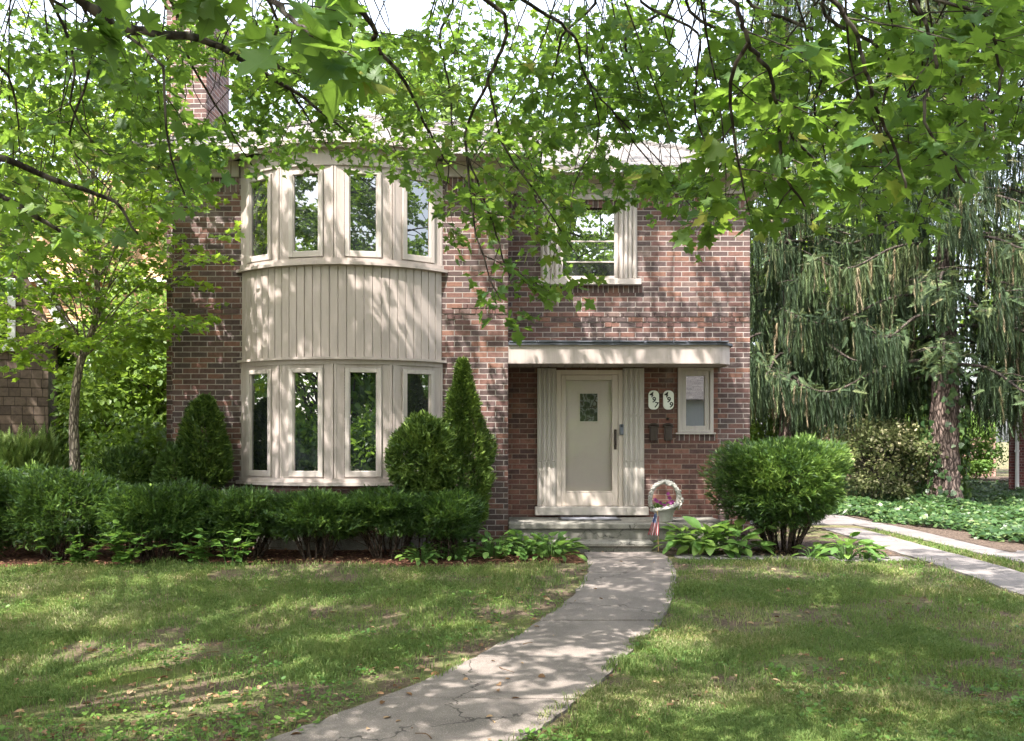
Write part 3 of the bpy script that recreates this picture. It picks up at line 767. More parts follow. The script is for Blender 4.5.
# small stick flag
fx, fy = 2.09, 12.93
fg = empty('stick_flag', (fx, fy, .13), 'small striped flag with starry blue canton on a stick beside the steps', 'flag')
top = np.array([fx - .0, fy, .72]); bot = np.array([fx + .015, fy, .10])
mb = MB(); V, F = tube([bot, top], .006, .006, 8); mb.raw(V, F); g = bmesh.ops.create_icosphere(mb.bm, subdivisions=2, radius=.011, matrix=Matrix.Translation(top)); mb.build('stick', mat_plain('pale_wood', (.4, .27, .13), .6), fg)
mb = MB(); nu, nv = 26, 15
def fpt(u, v):   # u along the fly, which hangs limp below the hoist; v across the gathered folds
    x = fx - .012 - .055 * u + (v - .5) * (.055 + .10 * u)
    z = .705 - .31 * u - .05 * v * (1 - u) - .02 * v * u
    y = fy - .025 - .022 * math.sin(v * 13 + u * 2) * (.4 + .6 * u)
    return (x, y, z)
V = [fpt(i / nu, j / (nv - 2)) for i in range(nu + 1) for j in range(nv - 1)]
vs = [mb.bm.verts.new(v) for v in V]; kk = nv - 1
for i in range(nu):
    for j in range(nv - 2):
        f = mb.bm.faces.new((vs[i * kk + j], vs[i * kk + j + 1], vs[(i + 1) * kk + j + 1], vs[(i + 1) * kk + j]))
        f.material_index = (2 if (i * 3 + j * 2) % 5 else 1) if (i < nu * .4 and j < 7) else (0 if j % 2 == 0 else 1)
co = mb.build('cloth', [mat_plain('flag_red', (.28, .015, .03), .8), mat_plain('flag_white', (.33, .33, .33), .8), mat_plain('flag_blue', (.018, .035, .14), .8)], fg, True)
md = co.modifiers.new('Thick', 'SOLIDIFY'); md.thickness = .002
# ================================================================== GROUND, WALK, DRIVE, BEDS
def grid_sheet(name, xs, ys, zf, mat, kind='structure'):
    Xg, Yg = np.meshgrid(xs, ys); V = np.stack([Xg.ravel(), Yg.ravel(), zf(Xg.ravel(), Yg.ravel())], 1)
    nx = len(xs); i = (np.arange(len(ys) - 1)[:, None] * nx + np.arange(nx - 1)[None]).ravel()
    o = link(name, np_mesh(name, V, [np.stack([i, i + 1, i + nx + 1, i + nx], 1)], smooth=True), mat); tag(o, kind=kind); return o
xs = np.concatenate([[-500, -200, -90, -50, -30, -20], np.arange(-15, 18.01, .3), [20, 24, 30, 50, 90, 200, 500]])
ys = np.concatenate([[-400, -150, -60, -30, -15, -8], np.arange(-4, 26.01, .3), [28, 32, 40, 60, 100, 200, 600]])
grid_sheet('ground', xs, ys, gz, M['ground'])
grid_sheet('road', [-300, -40, 0, 40, 300], [-16, -12, -8.5], lambda x, y: x * 0 + .03, M['asphalt'])

WALK = np.array([(2.0, -5.2, -3.0), (3.2, -3.6, -1.75), (4.2, -2.35, -.72), (5.2, -1.38, .05), (6.5, -.58, .65), (7.8, -.03, 1.12), (8.65, .28, 1.44), (9.7, .63, 1.73), (10.7, .86, 1.95), (11.5, .98, 2.07), (12.2, 1.02, 2.12), (12.84, 1.02, 2.10)])
def walk_edges(y): return np.interp(y, WALK[:, 0], WALK[:, 1]), np.interp(y, WALK[:, 0], WALK[:, 2])
wl = smooth_line(WALK, 240)
def slabs(name, line, joints, mat, lift=.022):
    """a walk cast in slabs: line rows are (y, xl, xr)"""
    B = Bag(); Y = line[:, 0]
    for k, (a, b) in enumerate(zip(joints, joints[1:])):
        yy = np.linspace(a + .010, b - .010, 12)
        l = np.interp(yy, Y, line[:, 1]) + R_.normal(0, .012, 12); r = np.interp(yy, Y, line[:, 2]) + R_.normal(0, .008, 12)
        n = 9; t = np.linspace(0, 1, n)
        X = l[:, None] * (1 - t) + r[:, None] * t; YY = np.repeat(yy[:, None], n, 1); tilt = R_.normal(0, .004, 2)
        top = gz(X, YY) + lift + .004 * np.sin(k * 2.3) + tilt[0] * (t - .5)[None] + R_.normal(0, .0006, X.shape)
        V = np.stack([X.ravel(), YY.ravel(), top.ravel()], 1)
        i = (np.arange(11)[:, None] * n + np.arange(n - 1)[None]).ravel()
        F = np.stack([i, i + 1, i + n + 1, i + n], 1); B.add(V, F)
        rim = np.concatenate([np.arange(n), np.arange(1, 12) * n + n - 1, 11 * n + np.arange(n - 2, -1, -1), np.arange(10, 0, -1) * n])
        R1 = V[rim]; R0 = R1.copy(); R0[:, 2] -= .09; m = len(rim); j = np.arange(m)
        B.add(np.vstack([R1, R0]), np.stack([j, j + m, (j + 1) % m + m, (j + 1) % m], 1))
    return tag(link(name, B.mesh(name), mat), kind='structure')
slabs('walkway', wl, [2.0, 3.2, 4.3, 5.05, 6.0, 7.15, 8.6, 10.0, 11.1, 12.22, 12.83], M['concrete'])
def strip(y0, y1, l0, l1, w0, w1): return np.array([(y, l0 + (l1 - l0) * (y - y0) / (y1 - y0), l0 + (l1 - l0) * (y - y0) / (y1 - y0) + w0 + (w1 - w0) * (y - y0) / (y1 - y0)) for y in np.linspace(y0, y1, 12)])
slabs('driveway', strip(-8, 16.2, 5.55, 5.55, .95, .65), [-8, -5, -2, 1, 4, 7, 9.4, 11.7, 14.1, 16.2], M['drive'])
slabs('driveway', strip(-8, 17.0, 7.5, 6.45, 1.0, .95), [-8, -5, -2, 1, 4, 7, 9.6, 12.2, 14.7, 17.0], M['drive'])
slabs('driveway', np.array([(17.02, 4.6, 7.4), (24, 4.6, 7.4), (30, 4.6, 7.4)]), [17.02, 19.5, 22, 25, 28], M['drive'])
slabs('side_path', np.array([(12.18, 2.3, 5.5), (12.62, 2.25, 5.5)]), [12.18, 12.62], M['drive'], .010)

def bed_y(x):     # front edge of the left bed
    return 11.75 + .18 * np.sin(x * 1.1) + .1 * np.sin(x * 2.7 + 1) - .25 * sstep(-5, -7.5, x)
def sheet_poly(name, xs, y0f, y1f, mat, lift, n=10):
    t = np.linspace(0, 1, n); X = np.repeat(np.asarray(xs)[None], n, 0); Y = y0f(X) * (1 - t[:, None]) + y1f(X) * t[:, None]
    Z = gz(X, Y) + lift + .03 * np.sin(t * math.pi)[:, None]
    m = len(xs); i = (np.arange(n - 1)[:, None] * m + np.arange(m - 1)[None]).ravel()
    return tag(link(name, np_mesh(name, np.stack([X.ravel(), Y.ravel(), Z.ravel()], 1), [np.stack([i, i + 1, i + m + 1, i + m], 1)], smooth=True), mat), kind='structure')
sheet_poly('mulch_bed', np.linspace(-13, .96, 60), bed_y, lambda x: x * 0 + 14.5, M['mulch'], .006)
sheet_poly('planting_bed', np.linspace(2.14, 5.5, 20), lambda x: 12.64 + x * 0, lambda x: x * 0 + 14.5, M['dirt'], .006)
sheet_poly('verge', np.linspace(7.1, 30, 24), lambda x: 9 + x * 0, lambda x: x * 0 + 40, M['dirt'], .006)

# ------------------------------------------------------------------ lawn
def vnoise(x, y, s, seed=0):
    """smooth value noise for placing plants"""
    g = np.random.default_rng(seed).uniform(0, 1, (256, 256))
    x = x * s + 100; y = y * s + 100; i = np.floor(x).astype(int); j = np.floor(y).astype(int); fx = x - i; fy = y - j
    fx = fx * fx * (3 - 2 * fx); fy = fy * fy * (3 - 2 * fy)
    G = lambda a, b: g[a % 256, b % 256]
    return (G(i, j) * (1 - fx) + G(i + 1, j) * fx) * (1 - fy) + (G(i, j + 1) * (1 - fx) + G(i + 1, j + 1) * fx) * fy
def lawn_mask(x, y):
    l, r = walk_edges(y)
    m = ((x < l + .035 * np.sin(y * 5) - .01 + R_.uniform(-.03, .05, len(x))) & (y < bed_y(x))) | ((x > r - .05 + .03 * np.sin(y * 6.3) + R_.uniform(-.03, .06, len(x))) & (y < 12.16) & (x < 5.5)) | ((x > 6.52 - .0124 * (y + 8)) & (x < 7.48 - .042 * (y + 8)) & (y < 16)) 
    return m & (np.abs(x) < .6 * y + 1.5)
def bare(x, y):
    """0 full turf .. 1 bare soil"""
    l, r = walk_edges(y)
    b = 1.0 * sstep(.95, .15, l - x - .3 * (vnoise(x, y, 1.7, 40) - .5)) * (x < l) + .35 * sstep(.25, .0, x - r) * (x > r)
    b = b + .75 * sstep(7.2, 5.2, y) * sstep(0, -2.0, x) + .75 * sstep(.54, .74, vnoise(x, y, .9, 3)) + .6 * sstep(.52, .78, vnoise(x, y, 2.6, 4)) - .03
    return np.clip(b, 0, .97)
def near_pts(n, y0=3.0, y1=17.0):
    u = R_.uniform(0, 1, n); y = 1 / (1 / y0 + u * (1 / y1 - 1 / y0)) ; x = R_.uniform(-1, 1, n) * (.6 * y + .6); return x, y
x, y = near_pts(950000, 3.6); k = lawn_mask(x, y) & (R_.uniform(0, 1, len(x)) > bare(x, y)); x, y = x[k], y[k]; n = len(x)
h = R_.uniform(.022, .065, n) * (.8 + 1.3 * vnoise(x, y, 2.2, 9) ** 2 + .5 * vnoise(x, y, 7, 10)) * (.9 + .01 * y); w = R_.uniform(.0018, .0032, n) * (.6 + .11 * y)
a = R_.uniform(0, 6.283, n); lean = R_.uniform(.1, 1.0, n); la = R_.uniform(0, 6.283, n)
P = np.stack([x, y, gz(x, y) - .003], 1); s = np.stack([np.cos(a) * w, np.sin(a) * w, 0 * w], 1)
L = np.stack([np.cos(la) * lean, np.sin(la) * lean, 0 * la], 1) * h[:, None]
mid = P + L * .35 + np.stack([0 * h, 0 * h, h * .6], 1); tip = P + L + np.stack([0 * h, 0 * h, h * (1.05 - .35 * lean)], 1)
V = np.stack([P - s, P + s, mid + s * .7, mid - s * .7, tip], 1).reshape(-1, 3); b0 = np.arange(n)[:, None] * 5
dry = np.clip(R_.uniform(0, .68, n) + .55 * sstep(.45, .85, vnoise(x, y, 1.3, 12)) * R_.uniform(.3, 1, n) + .25 * (R_.uniform(0, 1, n) < .08), 0, 1)
tag(link('lawn_grass', np_mesh('lawn_grass', V, [b0 + np.array([[2, 3, 4]]), b0 + np.array([[0, 1, 2, 3]])], np.repeat(dry, 5)), M['grass']), 'short patchy green lawn grass either side of the walk', 'grass', kind='stuff')
print('grass', n)
# broadleaf weeds and clover
x, y = near_pts(5200, 3.8, 12.5); k = lawn_mask(x, y) & (vnoise(x, y, .8, 21) > .48) & (x < 5.4); x, y = x[k], y[k]
B = Bag()
m = 7; n = len(x); xx = np.repeat(x, m); yy = np.repeat(y, m); a = R_.uniform(0, 6.283, n * m); rr_ = R_.uniform(0, .05, n * m)
P = np.stack([xx + rr_ * np.cos(a), yy + rr_ * np.sin(a), gz(xx, yy) + R_.uniform(.008, .05, n * m)], 1)
d = unit(np.stack([np.cos(a), np.sin(a), R_.uniform(-.1, .7, n * m)], 1)); X, Y, Z = frames(d, np.tile([0, 0, 1.], (n * m, 1)) + R_.normal(0, .25, (n * m, 3)))
B.add(*scatter((LEAF_O[0] * [1.25, 1, 1], LEAF_O[1]), P, X, Y, Z, np.repeat(R_.uniform(.016, .042, n), m) * R_.uniform(.7, 1.2, n * m), np.repeat(R_.uniform(0, .8, n), m) + R_.uniform(0, .2, n * m)))
tag(link('lawn_weeds', B.mesh('lawn_weeds'), M['weed']), 'low broadleaf weeds scattered through the lawn', 'weeds', kind='stuff')
# fallen leaves and twigs
x, y = near_pts(2600, 3.8, 14); k = (y < 12.9) & (R_.uniform(0, 1, len(x)) < .25 + .75 * bare(x, y)); x, y = x[k], y[k]
l_, r_ = walk_edges(y); k = ~((x > l_) & (x < r_)) | (R_.uniform(0, 1, len(x)) < .16); x, y = x[k], y[k]; n = len(x)
l_, r_ = walk_edges(y); onw = (x > l_) & (x < r_)
a = R_.uniform(0, 6.28, n); d = np.stack([np.cos(a), np.sin(a), R_.uniform(-.15, .25, n)], 1); X, Y, Z = frames(d, np.array([0, 0, 1.]) + R_.normal(0, .35, (n, 3)))
B = Bag(); B.add(*scatter((LEAF_O[0] * [1, 1, 2.5], LEAF_O[1]), np.stack([x, y, gz(x, y) + .02 + .012 * onw], 1), X, Y, Z, R_.uniform(.02, .075, n), R_.uniform(0, 1, n)))
for i in range(60):
    x, y = [v[0] for v in near_pts(1, 3.8, 12)]; a = R_.uniform(0, 6.28); L_ = R_.uniform(.05, .22); z = float(gz(x, y)) + .03
    V, F = tube(smooth_line([(x, y, z), (x + L_ * .5 * math.cos(a), y + L_ * .5 * math.sin(a), z + .008), (x + L_ * math.cos(a + .3), y + L_ * math.sin(a + .3), z)], 5), .004, .002, 5); B.add(V, F, np.full(len(V), .1))
tag(link('leaf_litter', B.mesh('leaf_litter'), M['litter']), 'dry brown fallen leaves and twigs on lawn and walk', 'leaf litter', kind='stuff')
# litter in the beds
x = R_.uniform(-9, 5.4, 2600); y = R_.uniform(11.6, 13.2, 2600); k = ((x < .9) & (y > bed_y(x))) | ((x > 2.2) & (y > 12.65)); x, y = x[k], y[k]; n = len(x)
a = R_.uniform(0, 6.28, n); d = np.stack([np.cos(a), np.sin(a), R_.uniform(-.1, .3, n)], 1); X, Y, Z = frames(d, np.array([0, 0, 1.]) + R_.normal(0, .3, (n, 3)))
B = Bag(); B.add(*scatter(LEAF_O, np.stack([x, y, gz(x, y) + .045], 1), X, Y, Z, R_.uniform(.02, .06, n), R_.uniform(0, .75, n)))
tag(link('bed_litter', B.mesh('bed_litter'), M['litter']), 'brown bark and leaf litter under the hedge and bushes', 'leaf litter', kind='stuff')

# ================================================================== SHRUBS
def needle_sprig(pairs, length, nl, w, curl=.15):
    V = []; F = []
    for i in range(pairs):
        t = (i + .4) / pairs * length; up = -curl * (t / length) ** 2 * length
        for s in (-1, 1):
            k = len(V); L = nl * (1 - .5 * i / pairs)
            V += [(0, t - w, up), (0, t + w, up), (s * L * .8, t + L * .75, up + L * .18)]; F.append((k, k + 1, k + 2))
    k = len(V); V += [(-w * .8, length * .9, -curl * length * .8), (w * .8, length * .9, -curl * length * .8), (0, length + nl, -curl * length)]; F.append((k, k + 1, k + 2))
    k = len(V); V += [(-w * .5, 0, 0), (w * .5, 0, 0), (0, length, -curl * length)]; F.append((k, k + 1, k + 2))
    return np.array(V), np.array(F)
SPR = needle_sprig(6, .10, .034, .0085)
FAN = needle_sprig(5, .075, .032, .011, .05)
def lumpy(d, amp, seed):
    g = np.random.default_rng(seed); s = np.zeros(len(d))
    for f in (2.2, 4.3, 8.0, 13.0):
        for _ in range(3): s += np.sin(d @ (g.normal(size=3) * f) + g.uniform(0, 6.28)) / f ** .55
    return 1 + amp * s * .55
def shrub(name, c, rad, z0, z1, n, mat, label, group=None, power=2.4, amp=.13, seed=1, sprig=SPR, size=(.55, 1.05), upb=.5, stems=14, stem_h=.3, tone=(0, 1), cat='shrub', profile=None, thin=.35, stem_r=.016):
    """foliage shell of many needle sprays over a bare stemmed base"""
    base = (c[0], c[1], float(gz(c[0], c[1])))
    o = empty(name, base, label, cat, group)
    g = np.random.default_rng(seed * 31 + 5)
    d = unit(g.normal(size=(n, 3)))
    sup = (np.abs(d) ** power).sum(1) ** (-1 / power)
    dep = g.uniform(0, 1, n) ** 1.6 * thin
    r = sup * lumpy(d, amp, seed) * (1 - dep)
    P = d * r[:, None]
    zz = P[:, 2]
    if profile is not None:
        t = np.clip(g.uniform(0, 1, n) ** .85, 0, 1); ang = g.uniform(0, 6.283, n)
        pr = np.interp(t, *profile) * lumpy(np.stack([np.cos(ang), np.sin(ang), t * 3], 1), amp, seed) * (1 - dep)
        P = np.stack([pr * np.cos(ang), pr * np.sin(ang), t * 2 - 1], 1)
        d = unit(np.stack([np.cos(ang), np.sin(ang), 0 * t + .35], 1))
    W = P * np.array([rad[0], rad[1], (z1 - z0) / 2]) + np.array([c[0], c[1], (z0 + z1) / 2])
    # gaps between the shoots, and an uneven underside
    gap_ = lumpy(unit(P) * 1.6 + P * .8, 1.0, seed + 3); ko = (gap_ > .50) | (g.uniform(0, 1, n) < .35); W, d, dep, P = W[ko], d[ko], dep[ko], P[ko]; n = len(W)
    k = W[:, 2] > z0 + .12 * np.sin(W[:, 0] * 7 + seed) + .1 * g.uniform(-1, 1, n); W, d, dep = W[k], d[k], dep[k]; n = len(W)
    dirv = unit(d * np.array([1, 1, .6]) + np.array([0, 0, upb]) + g.normal(0, .5, (n, 3)))
    X, Y, Z = frames(dirv, np.array([0, 0, 1.]) + d * .5 + g.normal(0, .5, (n, 3)))
    tn = np.clip(tone[0] + (tone[1] - tone[0]) * (g.uniform(0, 1, n) ** 1.3 * .8 + .35 * (lumpy(d * 1.5, .8, seed + 9) - .75)) , 0, 1)
    sz = g.uniform(*size, n) * np.where(g.uniform(0, 1, n) < .02, 1.45, 1)
    B = Bag(); B.add(*scatter(sprig, W, X, Y, Z, sz, tn)); link('foliage', B.mesh('foliage'), mat, o)
    B = Bag()
    for i in range(stems):
        a = g.uniform(0, 6.28); q = g.uniform(.3, .85)
        e = np.array([c[0] + rad[0] * q * math.cos(a), c[1] + rad[1] * q * math.sin(a), z0 + (z1 - z0) * g.uniform(.15, .55)]); s_ = np.array([c[0] + .16 * math.cos(a) * min(1, rad[0] * 2), c[1] + .14 * math.sin(a), base[2] - .05])
        L = smooth_line([s_, s_ * .6 + e * .4 + g.normal(0, .04, 3) + (0, 0, .05), e], 9); V, F = tube(L, stem_r * g.uniform(.7, 1.3), stem_r * .4, 6); B.add(V, F)
        for _ in range(3):
            b0_ = L[g.integers(3, 8)]; V, F = tube([b0_, b0_ + (e - s_) * .2 + g.normal(0, .09, 3), b0_ + (e - s_) * .35 + g.normal(0, .13, 3)], stem_r * .35, stem_r * .12, 4); B.add(V, F)
    link('stems', B.mesh('stems', True), M['stem'], o)
    return o
HG = 'yews of the clipped front hedge'
for i, (px, r, top, lab) in enumerate(((-30, .75, 1.42, 'tallest dark yew at the far left end of the front hedge'), (62, .72, 1.33, 'dark clipped yew in front of the slender maple trunk'), (158, .72, 1.17, 'dark clipped hedge yew before the left corner of the brick house'),
        (243, .66, 1.10, 'dark clipped hedge yew under the leftmost lower bay window'), (318, .66, 1.08, 'dark clipped hedge yew under the middle of the bay'), (388, .62, 1.08, 'dark clipped hedge yew under the rightmost lower bay window'), (446, .36, 1.12, 'narrow last hedge yew below the pointed evergreen'))):
    Y = 12.15; shrub('yew_shrub', ((px - 512) / 900 * Y, Y + .05 * (i % 2)), (r, .46 if i else .6), (.28 if i < 3 else .40) + .06 * (i % 3), top - .06, 19000 if r > .5 else 8000, M['yew'], lab, HG, 2.8, .22, 10 + i, size=(.4, .8), stems=26, tone=(-.15, .9), thin=.5)
shrub('yew_bush', (3.88, 12.95), (.83, .74), .52, 1.78, 42000, M['yew'], 'big rounded dark green yew bush at the right house corner', None, 2.5, .2, 41, size=(.4, .8), stems=30, tone=(-.05, 1.1), stem_r=.024, thin=.5)
shrub('juniper_bush', (-7.35, 13.35), (.75, .6), .5, 1.75, 3200, M['yew_pale'], 'pale yellow-green feathery bush below the shingled house', None, 2.0, .22, 51, size=(1.3, 2.2), upb=1.5, thin=.7)
shrub('round_bush', (-5.6, 12.95), (.42, .4), .7, 1.62, 10000, M['thuja'], 'round clipped evergreen ball behind the hedge beside maple trunk', None, 2.0, .08, 61, FAN, (.5, .85), stems=4)
shrub('topiary_evergreen', (-4.42, 12.98), (.36, .34), 1.05, 2.36, 13000, M['thuja'], 'egg-shaped small evergreen on a thin stem left of the bay', None, 2.0, .2, 71, FAN, (.5, .85), stems=3, tone=(.08, 1.1), profile=([0, .12, .4, .75, .93, 1], [.5, .9, 1, .72, .38, .06]))
shrub('topiary_evergreen', (-4.76, 12.8), (.3, .3), .75, 1.66, 6500, M['thuja'], 'loose lower evergreen bush leaning against the egg-shaped topiary', None, 2.0, .2, 72, FAN, (.5, .85), stems=3, tone=(.1, .7))
shrub('pointed_arborvitae', (-.70, 12.7), (.50, .46), .50, 2.86, 26000, M['thuja'], 'tall pointed arborvitae right of the bay window', None, 2.0, .26, 81, FAN, (.5, .9), stems=5, tone=(.1, 1.1), profile=([0, .08, .2, .3, .34, .52, .58, .78, .82, 1], [.5, .85, .95, 1.02, .8, .68, .5, .36, .24, .03]), stem_r=.026)
shrub('round_arborvitae', (-1.22, 12.45), (.46, .42), .85, 2.10, 17000, M['thuja'], 'rounded lighter arborvitae hugging the pointed arborvitae', None, 2.0, .18, 91, FAN, (.5, .9), stems=4, tone=(.2, 1.2))

# ------------------------------------------------------------------ hostas, low plants, weeds
HOSTA = (np.array([(0, 0, 0), (.14, .12, .05), (.27, .36, .05), (.26, .58, .02), (.13, .86, -.08), (0, 1, -.16), (-.13, .86, -.08), (-.26, .58, .02), (-.27, .36, .05), (-.14, .12, .05), (0, .2, -.0), (0, .5, -.03), (0, .8, -.09)]),
         np.array([(0, 1, 10), (1, 2, 10), (2, 11, 10), (2, 3, 11), (3, 12, 11), (3, 4, 12), (4, 5, 12), (5, 6, 12), (6, 7, 12), (7, 11, 12), (7, 8, 11), (8, 10, 11), (8, 9, 10), (9, 0, 10)]))
def rosette(name, x, y, n, L, hgt, mat, label, cat, group=None, tone=(0, 1), spread=.5, seed=3, tmpl=None):
    g = np.random.default_rng(seed); z = float(gz(x, y)) + .01
    o = empty(name, (x, y, z), label, cat, group)
    a = g.uniform(0, 6.283, n); t = np.sqrt(g.uniform(.02, 1, n)); rr = t * spread
    P = np.stack([x + rr * np.cos(a), y + rr * np.sin(a), z + hgt * (1.05 - .75 * t ** 2) * g.uniform(.65, 1.1, n)], 1)
    d = unit(np.stack([np.cos(a), np.sin(a), .85 - 1.1 * t + g.normal(0, .22, n)], 1)); X, Y, Z = frames(d, np.array([0, 0, 1.]) + g.normal(0, .22, (n, 3)))
    B = Bag(); B.add(*scatter(tmpl or HOSTA, P, X, Y, Z, L * g.uniform(.65, 1.15, n), np.clip(g.uniform(tone[0], tone[1], n), 0, 1))); link('leaves', B.mesh('leaves'), mat, o)
    B = Bag()
    for i in range(n):
        V, F = tube(smooth_line([(x + .05 * math.cos(a[i]), y + .05 * math.sin(a[i]), z - .02), (x + rr[i] * .6 * math.cos(a[i]), y + rr[i] * .6 * math.sin(a[i]), z + (P[i, 2] - z) * .75), P[i]], 5), .006, .003, 4); B.add(V, F, np.full(len(V), .4))
    link('stalks', B.mesh('stalks'), mat, o); return o
G = 'hostas right of the steps'
for i, (x, y, n, L, h, lab) in enumerate(((2.50, 12.78, 38, .25, .36, 'bright hosta beside the striped stick flag'), (2.82, 12.8, 46, .28, .40, 'middle hosta of the clump right of the steps'), (3.16, 12.74, 42, .27, .38, 'right-hand hosta nearest the big yew bush'))):
    rosette('hosta', x, y, n, L, h, M['hosta'], lab, 'hosta', G, (.25, 1.1), .36, 100 + i)
rosette('hosta', 4.58, 12.35, 46, .20, .30, M['hosta'], 'large low hosta at the edge of the concrete drive', 'hosta', None, (.2, .9), .33, 110); rosette('hosta', 4.15, 12.42, 16, .17, .18, M['hosta'], 'small yellowish hosta between yew bush and drive-side hosta', 'hosta', None, (.5, 1), .2, 111)
rosette('hosta', 4.85, 12.42, 20, .19, .2, M['hosta'], 'outermost hosta overhanging the left concrete drive strip', 'hosta', None, (.1, .7), .24, 112)
G = 'leafy plants left of the steps'
for i, (x, y, n, L, h, sp, lab) in enumerate(((.55, 12.4, 90, .18, .27, .46, 'broad leafy clump spilling against the left side of the steps'), (.15, 12.55, 90, .16, .30, .46, 'second leafy clump from the steps along the porch front'), (-.25, 12.25, 80, .15, .34, .44, 'low leafy clump in front of the brick pier'), (-.75, 12.1, 70, .13, .26, .42, 'low leafy clump below the pointed arborvitae'), (-1.2, 12.0, 60, .12, .2, .4, 'leftmost low leafy clump by the end of the hedge'))):
    rosette('leafy_plant', x, y, n, L, h, M['hosta'], lab, 'plant', G, (.1, .95), sp, 120 + i)
def weed_plant(x, y, h, n, label, seed):
    g = np.random.default_rng(seed); z = float(gz(x, y)); o = empty('tall_weed', (x, y, z), label, 'weed', 'tall weeds growing in front of the hedge')
    B = Bag(); S = Bag()
    for i in range(n):
        a = g.uniform(0, 6.28); e = np.array([x + g.normal(0, .22), y + g.normal(0, .1), z + h * g.uniform(.45, 1.05)]); L = smooth_line([(x + g.normal(0, .08), y + g.normal(0, .05), z - .02), (x * .5 + e[0] * .5, y, z + h * .35), e], 8); V, F = tube(L, .006, .003, 5); S.add(V, F, np.full(len(V), .3))
        m = 14; ti = g.integers(2, 8, m); P = L[ti]; b = g.uniform(0, 6.28, m); d = unit(np.stack([np.cos(b), np.sin(b), g.uniform(-.3, .5, m)], 1)); X, Y, Z = frames(d, np.array([0, 0, 1.]) + g.normal(0, .25, (m, 3)))
        B.add(*scatter((LEAF_O[0] * [1.1, 1, 1], LEAF_O[1]), P, X, Y, Z, g.uniform(.07, .14, m), g.uniform(.1, .8, m)))
    link('leaves', B.mesh('leaves'), M['weed'], o); link('stalks', S.mesh('stalks'), M['weed'], o)
for i, (px, y, h, n, lab) in enumerate(((85, 11.75, .42, 10, 'leftmost low weed clump in front of the dark hedge'), (128, 11.7, .58, 14, 'largest leafy weed clump in front of the hedge'), (205, 11.8, .46, 8, 'weed clump between the large weed and the bay'), (238, 11.75, .62, 8, 'tallest upright weed below the first bay window'))):
    weed_plant((px - 512) / 900 * y, y - .12, h, n, lab, 200 + i)

# ivy carpet round the spruces
x = R_.uniform(6.8, 20, 150000); y = R_.uniform(9, 31, 150000); k = (x > 7.0 + .19 * np.maximum(18.8 - y, -2) + .22 * np.sin(y * 2.1) + .5 * (vnoise(x, y, 1.3, 30) - .5)) & (vnoise(x, y, .7, 31) > .12) & (x < .6 * y + 1); x, y = x[k], y[k]; n = len(x)
IVY = (np.array([(0, 0, 0), (.3, -.08, 0), (.5, .2, -.03), (.3, .42, .03), (.34, .66, 0), (0, 1, -.06), (-.34, .66, 0), (-.3, .42, .03), (-.5, .2, -.03), (-.3, -.08, 0), (0, .4, .04)]), np.array([(10, i, (i + 1) % 10) for i in range(10)]))
a = R_.uniform(0, 6.28, n); d = unit(np.stack([np.cos(a), np.sin(a), R_.uniform(-.5, .3, n)], 1)); X, Y, Z = frames(d, np.array([0, -.35, 1.]) + R_.normal(0, .35, (n, 3)))
hh = .10 + .22 * vnoise(x, y, 1.1, 33) ** 1.5
B = Bag(); B.add(*scatter(IVY, np.stack([x, y, gz(x, y) + R_.uniform(.25, 1, n) * hh], 1), X, Y, Z, R_.uniform(.055, .11, n), R_.uniform(0, 1, n) ** 2.2))
tag(link('ivy_ground_cover', B.mesh('ivy_ground_cover'), M['ivy']), 'dark glossy ivy carpeting the ground under the spruces', 'ivy', kind='stuff')
# ================================================================== MAPLES OVER THE LAWN
half = [(0, 0), (.16, -.07), (.36, -.10), (.31, .07), (.37, .15), (.60, .33), (.42, .37), (.38, .48), (.19, .47), (.25, .66), (.12, .74), (0, .98)]
out = half + [(-a, b) for a, b in half[-2:0:-1]]
MAPLE = (np.array([(0, .28, -.035)] + [(a, b, .10 * abs(a) - .12 * max(0, b - .3) ** 2) for a, b in out]), np.array([(0, 1 + i, 1 + (i + 1) % len(out)) for i in range(len(out))]))
MAPLE_S = (np.array([(0, .25, -.03), (0, 0, 0), (.38, -.08, .03), (.30, .12, .02), (.58, .34, .05), (.22, .46, 0), (0, .98, -.06), (-.22, .46, 0), (-.58, .34, .05), (-.30, .12, .02), (-.38, -.08, .03)]), np.array([(0, 1 + i, 1 + (i + 1) % 10) for i in range(10)]))
LOWX = [-200, 0, 60, 120, 170, 215, 240, 340, 400, 425, 445, 470, 500, 530, 560, 590, 605, 640, 665, 690, 710, 735, 760, 850, 900, 960, 990, 1024, 1200]
LOWY = [300, 300, 250, 235, 220, 200, 185, 172, 180, 200, 245, 300, 335, 325, 305, 300, 270, 215, 220, 262, 245, 205, 228, 222, 240, 222, 165, 150, 150]
